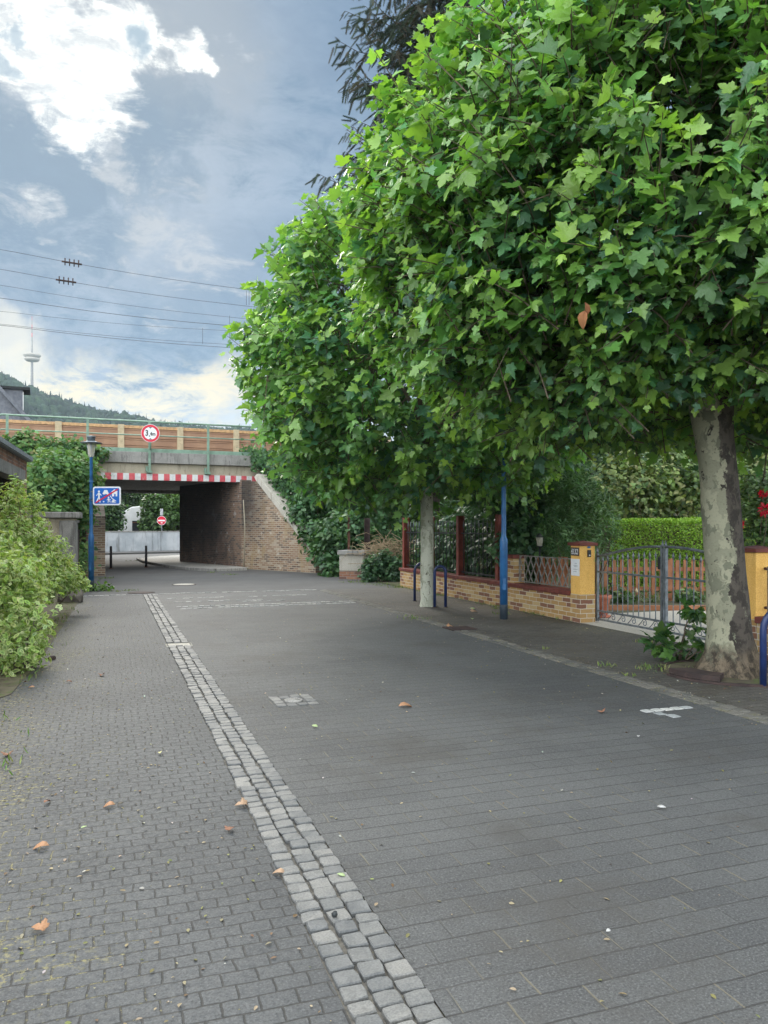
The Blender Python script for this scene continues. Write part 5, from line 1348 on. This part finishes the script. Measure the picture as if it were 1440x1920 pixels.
# ------------------------------------------------------------------ broadleaf background trees
def bg_tree(label, base, h, r_, cols, n, lsz, seed, name='leafy_tree', grp=None):
    t = thing(name, label, 'tree', base, 0, grp); rnd = random.Random(seed); B = Vector(base)
    tb_ = MB(); tb_.tube([(0, 0, -.1), (rnd.uniform(-.1, .1), 0, h * .3), (rnd.uniform(-.2, .2), .1, h * .62)], [.05 * r_ + .06, .04 * r_ + .04, .03], 10); tb_.obj('trunk', M['bark_dark'], t)
    lobes = []
    lm = MB()
    for i in range(11):
        a = rnd.uniform(0, 6.283); rr_ = r_ * rnd.uniform(.25, .72); z = h * rnd.uniform(.32, .86); k = 1 - .45 * max(0, z / h - .5) * 2
        c = Vector((math.cos(a) * rr_ * k, math.sin(a) * rr_ * k, z)); lobes.append((c, r_ * rnd.uniform(.34, .55)))
        lm.tube([(0, 0, h * .28), c * .5 + Vector((0, 0, h * .16)), c], [.06, .04, .012], 5)
    lobes.append((Vector((0, 0, h * .6)), r_ * .6))
    lm.obj('limbs', M['bark_dark'], t)
    li = RNG.choice(len(lobes), n // 6); d = rand_dirs(n // 6)
    ctr = np.array([l[0][:] for l in lobes])[li]; rd = np.array([l[1] for l in lobes])[li]
    p = ctr + d * (rd * (.5 + .5 * RNG.random(len(li)) ** .5))[:, None] * np.array([1, 1, .8])
    cs = np.repeat(pick_cols(len(li), cols, None, .2), 6, 0); q = np.repeat(p, 6, 0) + RNG.normal(0, lsz * .7, (len(li) * 6, 3)); dd = np.repeat(d, 6, 0)
    q[:, 2] = np.maximum(q[:, 2], .1)
    leaves('crown', q + np.array(B), nrmz(dd * .5 + rand_dirs(len(q)) * .8 + np.array([0, 0, -.3])), nrmz(np.array([0, 0, 1.0]) + dd * .6 + RNG.normal(0, .4, q.shape)), lsz * RNG.uniform(.6, 1.2, len(q)), cs, T_BR, M['leaf'], t, None, B)
GRN = [(.045, .095, .03), (.06, .12, .035), (.035, .08, .03)]
LGT = [(.11, .19, .045), (.14, .22, .06), (.08, .15, .04)]
# beyond the underpass
for (px, d, h, r_, cols, lab, sd_) in ((215, 74, 8.4, 4.0, GRN, 'dark leafy tree beyond the underpass, behind the zone sign', 1), (262, 80, 9.2, 4.8, GRN, 'broad dark tree at the back beyond the underpass, above the motorhome', 2),
                                       (322, 70, 8.8, 4.2, GRN, 'dark tree beyond the underpass, above the no entry sign', 3), (302, 57.5, 4.3, 1.65, [(.07, .135, .035), (.06, .12, .03)], 'round mid green bush tree between motorhome and no entry sign', 4),
                                       (331, 58.5, 4.9, 1.6, LGT, 'pale green young tree at the right side of the underpass view', 5), (372, 66, 8, 3.6, GRN, 'dark tree beyond the underpass, mostly hidden by the sooty abutment', 6), (165, 64, 8, 3.5, GRN, 'dark tree behind the left wing wall beyond the underpass', 8)):
    q = P(px, 990, d); bg_tree(lab, (q.x, d, 0), h, r_, cols, 7000, .26, sd_, grp='trees beyond the underpass')
for (px, d, h, r_, cols, lab, sd_) in ((198, 55.0, 3.9, 1.2, GRN, 'bushy tree beyond the underpass, left of the motorhome', 21),):
    q = P(px, 990, d); bg_tree(lab, (q.x, d, 0), h, r_, cols, 4000, .22, sd_, grp='trees beyond the underpass')
# garden and bank background on the right
for (px, d, h, r_, cols, lab, sd_) in ((1010, 27, 7.5, 3.2, GRN, 'dark leafy tree at the back of the garden behind the oleander', 11), (1180, 31, 8.5, 3.8, GRN, 'tall dark tree behind the clipped hedge and the gate', 12),
                                       (1360, 29, 8.0, 3.8, [(.08, .15, .04), (.12, .19, .05)], 'light green tree behind the big plane trunk', 13), (1560, 26, 8, 4, GRN, 'dark tree at the far right behind the roses', 14), (900, 26, 6.5, 2.6, GRN, 'dark tree behind the spear fence between the two plane trees', 15)):
    q = P(px, 990, d); bg_tree(lab, (q.x, d, 0), h, r_, cols, 9000, .20, sd_, grp='trees at the back of the garden')

# ------------------------------------------------------------------ shrubs
def L(px, py, d, rx_, rz_, ry_=None):
    q = P(px, py, d); return (q.x, q.y, q.z, rx_, ry_ or rx_, rz_)
DKG = [(.055, .125, .052), (.075, .155, .06), (.045, .105, .052)]
BRM = [(.075, .165, .062), (.10, .20, .07), (.06, .14, .058)]
VG = [(.10, .19, .045), (.08, .16, .045), (.16, .26, .055)]; VM = [(.46, .56, .22), (.58, .64, .33), (.36, .50, .15)]
# variegated bushes along the left
b0 = G(28, 1262)
shrub('variegated_bush', 'yellow edged variegated bush, nearest at the left frame edge, on mossy paving', 'bush', (b0[0], b0[1] + .3, 0),
      [L(20, 1220, 8.5, .35, .28), L(45, 1160, 8.9, .45, .38), L(5, 1100, 9.2, .5, .45), L(40, 1080, 9.6, .42, .32), L(-40, 1140, 9.4, .7, .7), L(-40, 1040, 10.0, .5, .4), L(62, 1225, 8.9, .18, .14)],
      5600, .085, VG, T_OV, mat=M['leaf_matt'], group='variegated bushes before the outbuilding', margin=VM, shell=.25, sprig=7, upb=.5)
b0 = G(75, 1150)
shrub('variegated_bush', 'taller yellow edged bush behind, reaching up to the brick outbuilding', 'bush', (b0[0], b0[1], 0),
      [L(18, 945, 12.5, .25, .30), L(50, 1000, 13.0, .36, .36), L(82, 1040, 13.2, .40, .36), L(50, 1085, 12.6, .55, .45), L(100, 1085, 13.6, .38, .36), L(15, 1020, 12.2, .45, .5), L(34, 915, 12, .10, .16), L(62, 945, 13, .12, .22), L(122, 1070, 14.2, .26, .26), L(142, 1092, 14.8, .24, .18)],
      7600, .085, VG, T_OV, mat=M['leaf_matt'], group='variegated bushes before the outbuilding', margin=VM, shell=.25, sprig=7, upb=.6)
# ivy mass on the left bank
def cover(name, label, pts_fn, n, sz, cols, tmpl, spread, upn, wts=None):
    P_ = np.array([pts_fn() for _ in range(n // 6)]); q = np.repeat(P_, 6, 0) + RNG.normal(0, sz * 1.1, (len(P_) * 6, 3)); q[:, 2] = np.maximum(q[:, 2], .03)
    c = np.repeat(pick_cols(len(P_), cols, wts, .16), 6, 0) * (1 + RNG.normal(0, .14, (len(q), 1)))
    u = nrmz(np.array(upn) + RNG.normal(0, .38, q.shape))
    return tag(leaves(name, q, nrmz(rand_dirs(len(q)) * .9 + np.array([0, -.35, -.5])), u, sz * RNG.uniform(.6, 1.25, len(q)), c, tmpl, M['leaf_matt']), label, 'ground cover', None, 'stuff')
def left_cover():
    while True:
        s = random.uniform(-.1, 7.5); b = random.uniform(-4.6, .25); bulge = .55 * (mnoise.noise((s * .9, b * .9, 4)) + .45) + .15
        z = max(0, min(DECK - .02, bank_z(b))); k = random.random() ** .6
        p = BF(-.45 - s, b - bulge * k * .7, z + bulge * k * .75)
        return p[:]
cover('bramble_cover', 'dense green brambles and climbers covering the left railway bank', left_cover, 21000, .145, [(.12, .235, .09), (.145, .27, .095), (.09, .19, .085), (.19, .285, .10), (.27, .29, .13)], T_BR, .3, (0, -.75, .75), [.28, .26, .2, .18, .08])
shrub('bramble_bush', 'leafy green climber hanging over the left end of the bridge parapet', 'climber', tuple(BF(-.4, -.3, 0)),
      [tuple(BF(.15, -.30, 4.30)) + (.42, .25, .28), tuple(BF(-.5, -.4, 4.35)) + (.6, .35, .42), tuple(BF(-1.3, -.5, 4.3)) + (.7, .5, .5), tuple(BF(-.5, -.7, 3.6)) + (.5, .4, .6), tuple(BF(-2.4, -.5, 4.4)) + (.8, .5, .55), tuple(BF(-.35, -.6, 2.9)) + (.35, .3, .5)], 3600, .14, LGT + BRM, T_BR, M['leaf_matt'], shell=.3, stems=6)
shrub('ivy_bush', 'green leafy bush behind the left lamp post, in front of the wing wall', 'bush', (RF(-1.6, 25)[0], RF(-1.6, 25)[1], 0),
      [L(150, 900, 24, .75, .8), L(120, 930, 23.5, .8, .8), L(150, 960, 24, .55, .5), L(95, 900, 23, .8, .8), L(110, 870, 24.5, .8, .6), L(80, 950, 22.5, .7, .8), L(95, 1000, 22, .5, .9)], 7200, .14, [(.085, .18, .065), (.11, .215, .07), (.15, .235, .075)], T_BR, M['leaf_matt'], shell=.4)
shrub('low_weeds', 'low green weeds at the foot of the left lamp post', 'weeds', (lx - .2, ly - .1, 0), [(lx - .15, ly - .05, .10, .35, .3, .16), (lx + .25, ly + .1, .07, .3, .25, .10), (lx - .55, ly - .5, .12, .4, .4, .2), (lx - .9, ly - 1.3, .1, .4, .6, .16)], 900, .085, [(.09, .18, .035), (.12, .22, .04)], T_BR, stems=0, shell=.1)
# brambles over the right bank
def right_cover():
    s = random.uniform(.0, 1) ** 1.4 * 11; b = random.uniform(-5.0, .6); bulge = .6 * (mnoise.noise((s * .8, b * .8, 9)) + .5) + .12; k = random.random() ** .6
    p = BF(a_wall(max(b, -4.2)) + .42 + s, b - bulge * k * .6, bank_z(b) + bulge * k * .8); return p[:]
cover('bramble_cover', 'dense dark green brambles and ivy covering the right railway bank', right_cover, 26000, .145, BRM + DKG, T_BR, .3, (0, -.75, .75))
shrub('bramble_bush', 'bramble tumbling over the lower end of the sloping wing wall coping', 'bush', (C2.x + .3, C2.y + .2, 0),
      [L(585, 1000, 27.5, .55, .5), L(610, 1040, 26.5, .7, .5), L(625, 1065, 25.8, .4, .35), L(640, 1000, 26.5, .9, .8), L(560, 960, 28.2, .5, .45), L(615, 1080, 25.4, .3, .2), L(680, 990, 26, .9, .9), L(700, 940, 26.5, 1.1, 1.1), L(590, 930, 28.5, .8, .8)], 7000, .15, BRM, T_BR, shell=.35)
shrub('ivy_bush', 'dark green bush right of the concrete pier stub', 'bush', (P(715, 1050, 23.2).x, 23.2, 0), [L(700, 1065, 23.1, .38, .42), L(725, 1060, 23.2, .42, .45), L(742, 1070, 23.0, .3, .32), L(690, 1080, 23, .25, .25)], 2600, .10, DKG, T_BR, shell=.35)
# heap of dry twigs
t = thing('dry_branches', 'tangle of dry brown cut branches behind the dark bush', 'branches', (P(720, 1030, 23.9).x, 23.9, .5)); mb = MB()
for i in range(150):
    c = Vector((random.gauss(0, .42), random.gauss(0, .25), random.gauss(.42, .17))); d = Vector((random.gauss(0, 1), random.gauss(0, .6), random.gauss(0, .35))).normalized() * random.uniform(.2, .5)
    mb.tube([c - d, c + Vector((0, 0, .06)), c + d + Vector((0, 0, random.uniform(-.2, .05)))], [.008, .007, .003], 4, cap=False)
mb.obj('twigs', M['drytwig'], t)
# behind the spear fence
for i, (v, lab, h) in enumerate(((19.0, 'dark ivy thicket behind the left end of the spear fence', 2.5), (17.0, 'dark shrub behind the spear fence, right behind the slim trunk', 2.7), (15.2, 'pale flecked ivy covered shrub behind the right part of the spear fence', 2.4))):
    x, y = RF(UW + 1.2, v)
    cols = DKG if i < 2 else DKG + [(.10, .12, .05), (.14, .15, .075)]
    shrub('garden_shrub', lab, 'shrub', (x, y, 0), [(x, y, h * .3, .8, .8, h * .35), (x + .3, y + .4, h * .6, .9, .8, h * .38), (x - .3, y + .5, h * .45, .7, .8, h * .4), (x + .2, y - .5, h * .35, .6, .7, h * .33), (x + .8, y + .2, h * .75, .9, .9, h * .34)], 4200, .115, cols, T_BR, shell=.35, group='shrubs behind the spear fence')
x, y = RF(UW + 1.0, 15.6); mb = MB()
# oleander and neighbours
shrub('oleander_bush', 'tall narrow leaved oleander behind the lattice fence and the 28A pillar', 'shrub', (P(1080, 1050, 15.2).x, 15.2, 0),
      [L(1110, 985, 15.0, .42, .45), L(1080, 960, 15.4, .5, .55), L(1050, 1000, 15.2, .45, .5), L(1095, 930, 15.6, .4, .5), L(1140, 1000, 15, .3, .35), L(1100, 1030, 14.8, .35, .35), L(1060, 910, 16, .5, .45), L(1130, 945, 15.4, .3, .3)], 5200, .15, [(.11, .215, .08), (.135, .245, .09), (.085, .175, .07)], T_LA, shell=.2, upb=1.0, sprig=9)
shrub('garden_shrub', 'dense dark green shrub behind the lattice fence beside the right lamp post', 'shrub', (P(985, 1050, 16.2).x, 16.4, 0),
      [L(985, 1010, 16.0, .6, .6), L(960, 960, 16.6, .6, .6), L(1020, 960, 16.8, .6, .6), L(1000, 900, 17, .7, .6), L(1030, 1010, 16.0, .35, .45), L(950, 1030, 15.9, .4, .4), L(1050, 880, 17.4, .7, .6)], 6500, .11, BRM + DKG, T_BR, shell=.35, upb=.2)
# clipped bright hedge
hx0, hx1 = P(1148, 1000, 19.2).x, P(1470, 1000, 19.2).x; HH = 1.78
t = thing('clipped_hedge', 'bright yellow green clipped box shaped hedge behind the picket fence', 'hedge', ((hx0 + hx1) / 2, 19.6, 0), R(-3))
n_ = 26000; u_1 = RNG.uniform(0, 1, (n_, 3)); Wd = (hx1 - hx0); pos = np.zeros((n_, 3)); nr = np.zeros((n_, 3))
fc = RNG.random(n_) < .62
pos[:, 0] = (u_1[:, 0] - .5) * Wd; pos[:, 1] = np.where(fc, -.42 + RNG.uniform(-.03, .10, n_), u_1[:, 1] * .9 - .42); pos[:, 2] = np.where(fc, .06 + u_1[:, 2] * (HH - .06), HH + RNG.uniform(-.09, .03, n_))
nr[:] = np.where(fc[:, None], np.array([0, -1, .25]), np.array([0, -.1, 1]))
lumpv = np.array([mnoise.noise((a * 1.3, b * 1.6, c * 1.6)) for a, b, c in pos]); pos += nr * (lumpv * .09)[:, None]
leaves('foliage', pos, nrmz(nr * .5 + rand_dirs(n_) * .8 + np.array([0, 0, .3])), nrmz(nr + rand_dirs(n_) * .7), RNG.uniform(.035, .07, n_), pick_cols(n_, [(.22, .38, .04), (.29, .45, .055), (.17, .31, .035)], None, .15), T_OV, M['leaf'], t)
mb = MB(); mb.b2((-Wd / 2 + .05, -.30, 0), (Wd / 2 - .05, .45, HH - .12)); mb.obj('inner_wood', M['twig'], t)
shrub('garden_shrub', 'large yellowish green rhododendron bush above the clipped hedge', 'shrub', (P(1240, 950, 22.5).x, 22.5, 0),
      [L(1190, 930, 22, 1.1, 1.0), L(1260, 915, 22.2, 1.2, 1.0), L(1320, 930, 22, 1.0, .9), L(1150, 900, 22.5, 1.1, 1.0), L(1230, 870, 23, 1.2, .9), L(1390, 920, 22.5, 1.1, 1.0), L(1300, 870, 23, 1.1, .8), L(1450, 890, 22.5, 1.2, 1.2)], 11000, .13, [(.125, .20, .05), (.175, .24, .065), (.075, .14, .045), (.22, .25, .09)], T_BR, shell=.35, upb=.3)
# rose bush with red blooms
rb_ = P(1430, 1040, 12.2)
shrub('rose_bush', 'green rose bush with red blooms behind the right ochre pillar', 'rose bush', (rb_.x + .2, 12.4, 0),
      [L(1410, 1000, 12.2, .35, .45), L(1440, 960, 12.2, .4, .4), L(1400, 940, 12.8, .3, .35), L(1460, 1010, 12.2, .5, .5), L(1425, 910, 12.6, .3, .3), L(1480, 930, 12.4, .5, .5)], 3600, .075, [(.09, .17, .05), (.12, .20, .06), (.06, .125, .04)], T_BR, shell=.3)
for i, (px, py, r_) in enumerate(((1388, 984, .055), (1437, 955, .085), (1431, 926, .05))):
    q = P(px, py, 11.6); n_ = 46; d = rand_dirs(n_)
    t = thing('rose_bloom', ('small red rose bloom beside the right ochre pillar, lowest of three', 'large red rose bloom at the right frame edge', 'small red rose bloom at the right frame edge, topmost of three')[i], 'flower', tuple(q), 0, 'red rose blooms')
    leaves('petals', np.array(q[:])[None] + d * r_ * .5, d, rand_dirs(n_), np.full(n_, r_ * 1.05), pick_cols(n_, [(.62, .012, .045), (.50, .01, .03)], None, .12), T_OV, M['petal'], t, None, q)
    mb = MB(); mb.tube([(0, 0, -r_), (.02, .05, -.25), (.05, .2, -.6)], .006, 5); mb.obj('stalk', M['twig'], t)
# low plants in the bed behind the gate
for i, (px, py, d, lab) in enumerate(((1165, 1120, 16.0, 'leafy bed plant near the terracotta pot behind the gate'), (1210, 1115, 16.1, 'bed plant in front of the pickets, behind the left gate leaf'), (1285, 1118, 16.0, 'bed plant in front of the pickets, behind the right gate leaf'), (1320, 1105, 16.2, 'bed plant at the trunk side end of the picket fence'))):
    q = P(px, py, d); shrub('bed_plant', lab, 'plant', (q.x, d, .04), [(q.x, d, .2, .25, .2, .18), (q.x + .15, d, .14, .2, .2, .14)], 260, .10, [(.09, .18, .05), (.06, .13, .04), (.16, .22, .07)], T_LA if i % 2 else T_BR, stems=0, shell=.1, group='bed plants behind the gate')
t = thing('lily_flower', 'pale yellow lily trumpet hanging in the bed behind the left gate leaf', 'flower', tuple(P(1193, 1105, 15.7))); q = P(1193, 1105, 15.7)
mb = MB(); mb.lathe([(.045, -.06), (.03, -.02), (.008, .03)], 10); mb.obj('trumpet', M['cream'], t); mb = MB(); mb.tube([(0, 0, .03), (.02, .02, -.3), (.03, .03, -.45)], .006, 5); mb.obj('stalk', M['twig'], t)

# ------------------------------------------------------------------ weeds, moss tufts, litter
def grass(name, label, spots, h=.07):
    pos = []; ax = []
    for (x, y, r_, n_) in spots:
        for i in range(n_):
            a = random.uniform(0, 6.283); rr_ = r_ * random.random() ** .6; pos.append((x + rr_ * math.cos(a), y + rr_ * math.sin(a) , .0)); ax.append((random.gauss(0, .5), random.gauss(0, .5), 1))
    n_ = len(pos); return tag(leaves(name, np.array(pos), np.array(ax), rand_dirs(n_), h * RNG.uniform(.5, 1.3, n_), pick_cols(n_, [(.10, .19, .04), (.15, .22, .055), (.20, .22, .08)]), T_LA, M['leaf']), label, 'grass', None, 'stuff')
sp = []
for (px, py, r_, n_) in ((530, 1069, .35, 90), (515, 1068, .25, 70), (470, 1067, .2, 50), (430, 1078, .3, 70), (400, 1074, .3, 50), (660, 1092, .4, 80), (780, 1160, .35, 60), (700, 1096, .5, 80), (730, 1098, .5, 120), (745, 1102, .3, 90), (255, 1052, .5, 70), (200, 1085, .3, 70), (213, 1110, .2, 50), (245, 1108, .2, 40), (1140, 1250, .12, 22), (1180, 1268, .08, 14), (1025, 1218, .08, 12), (1225, 1255, .2, 80), (1310, 1262, .2, 60), (940, 1152, .2, 40), (1210, 1205, .15, 40), (930, 1142, .1, 30)):
    x, y = G(px, py); sp.append((x, y, r_, n_))
for i in range(60):
    v = random.uniform(11.3, 19.6); x, y = RF(UW - random.uniform(.02, .12), v); sp.append((x, y, .1, 7))
for i in range(50):
    v = random.uniform(3, 19); x, y = RF(-.72 - random.uniform(.0, .35), v); sp.append((x, y, .2, 10))
grass('grass', 'sparse grass and weed tufts along wall feet and paving edges', sp, .06)
# mossy crumbs and plant litter strewn over the pavement
n_ = 5200; u = np.where(RNG.random(n_) < .45, np.where(RNG.random(n_) < .4, RNG.normal(5.2, .16, n_), np.where(RNG.random(n_) < .4, 7.4 - .5 * RNG.random(n_) ** 2, RNG.uniform(4.6, 7.4, n_))), np.where(RNG.random(n_) < .55, -.9 + 1.6 * RNG.random(n_) ** 2.0, RNG.uniform(-.9, 6, n_))); v = 1.6 + 17 * RNG.random(n_) ** 1.3
X = u * CT - v * ST; Y = u * ST + v * CT
ii = (Y > 1.5)
pos = np.stack([X, Y, np.full(n_, .006)], 1)[ii]; n_ = len(pos)
tag(leaves('leaf_litter', pos, nrmz(RNG.normal(size=(n_, 3)) * np.array([1, 1, .15])), nrmz(np.array([0, 0, 1.0]) + RNG.normal(0, .25, (n_, 3))), RNG.uniform(.008, .030, n_) , pick_cols(n_, [(.24, .20, .11), (.17, .17, .06), (.32, .27, .17), (.14, .09, .05), (.42, .41, .36)], [.3, .28, .2, .15, .07]), T_OV, M['dead']), 'tiny dry plant crumbs strewn over paving and pavement', 'litter', None, 'stuff')
# fallen leaves, each one
FL = [(203, 1514, .085, 'o', 'curled orange brown fallen leaf on the left basalt paving, mid height'), (450, 1513, .085, 't', 'tan curled fallen leaf touching the left edge of the setts strip'), (76, 1592, .095, 'o', 'long brown fallen leaf near the left frame edge, above the crumpled one'),
      (432, 1558, .06, 'r', 'small upright brown leaf left of the setts strip'), (522, 1641, .075, 't', 'brown rolled leaf lying right on the left edge of the setts strip'), (72, 1746, .075, 'o', 'crumpled orange leaf at the lower left of the paving'),
      (158, 1556, .045, 'g', 'small pale green leaf scrap on the left basalt paving'), (590, 1365, .075, 'g', 'pale green leaf lying right of the setts strip in mid road'), (760, 1326, .15, 'o', 'long orange brown leaf in the middle of the paved road'), (1128, 1336, .085, 'r', 'dark brown leaf on the road left of the white bay mark'),
      (300, 1415, .06, 'y', 'pale yellow leaf left of the setts strip, above the brown ones'), (190, 1268, .08, 'r', 'brown leaf on the left paving beside the near bush'), (130, 1280, .07, 'r', 'dark reddish leaf just below the near variegated bush'), (14, 1417, .085, 'r', 'dark brown leaf at the left frame edge, mid height'),
      (88, 1507, .06, 'r', 'tiny reddish leaf left of the curled orange leaf'), (640, 1647, .05, 'g', 'narrow yellow green leaf on the setts strip'), (1390, 1273, .09, 'p', 'red rose petal lying at the foot of the big plane trunk'), (845, 1176, .12, 'o', 'pale brown leaf beside the rusty gutter grate'),
      (885, 1143, .20, 'g', 'pale green leaf on the pavement left of the right lamp post'), (890, 1148, .14, 't', 'tan leaf on the pavement left of the right lamp post'), (885, 1162, .14, 'g', 'green leaf on the pavement edge below the lamp post'), (1100, 1180, .05, 'y', 'small yellow leaf before the ochre pillar'),
      (60, 1291, .06, 'o', 'brown leaf scraps under the near bush at the moss edge'), (1240, 1518, .055, 'w', 'white scrap of paper on the right part of the road'), (1141, 1752, .03, 'w', 'tiny white scrap low on the right paving'), (1197, 1384, .05, 'w', 'white flake on the road below the bay mark'), (227, 1511, .05, 'd', 'short dark twig piece beside the curled orange leaf')]
FC = {'o': (.42, .23, .125), 't': (.42, .28, .18), 'r': (.26, .13, .08), 'g': (.36, .46, .22), 'y': (.55, .52, .25), 'p': (.55, .02, .05), 'w': (.5, .5, .48), 'd': (.10, .09, .07)}
T_CURL = [mirror_leaf(OV, .45, .40, .5, -.3), mirror_leaf(PALM2, .4, .30, .35, -.3)]
for i, (px, py, s_, c, lab) in enumerate(FL):
    x, y = G(px, py); s_ = s_ * .86; a = random.uniform(0, 6.28) if c not in 'to' else random.choice((.3, 2.9, 3.4))
    tm = [T_CURL[i % 2]] if c in 'otr' else [T_OV[0]]
    o = leaves('fallen_leaf' if c not in 'wd' else ('paper_scrap' if c == 'w' else 'twig'), np.array([[x - s_ * .5 * math.cos(a), y - s_ * .5 * math.sin(a), .016]]), np.array([[math.cos(a), math.sin(a), .12]]), np.array([[random.gauss(0, .3), -.25, 1]]), np.array([s_]), np.array([FC[c]]), tm, M['dead'], None, None, (x, y, .0))
    o.location = (x, y, 0); so2 = o.modifiers.new('thick', 'SOLIDIFY'); so2.thickness = .0015
    tag(o, lab, 'leaf' if c not in 'wd' else ('paper' if c == 'w' else 'twig'), 'fallen leaves on the paving' if c not in 'wd' else None)

# ------------------------------------------------------------------ haze
mb = MB(); mb.b2((-2100, -2100, -1.05), (2100, 2100, 330))
m = bpy.data.materials.new('haze_air'); m.use_nodes = True; m.node_tree.nodes.clear(); k = NT(m.node_tree)
pv = k.new('ShaderNodeVolumePrincipled'); pv.inputs['Color'].default_value = (.72, .86, 1.0, 1); pv.inputs['Density'].default_value = .00017; pv.inputs['Anisotropy'].default_value = .0
m.cycles.homogeneous_volume = True
out = k.new('ShaderNodeOutputMaterial'); k.l.new(pv.outputs[0], out.inputs['Volume'])
hz = mb.obj('haze', m); tag(hz, 'pale thin haze in the air fading the distant hill', 'haze', None, 'stuff')
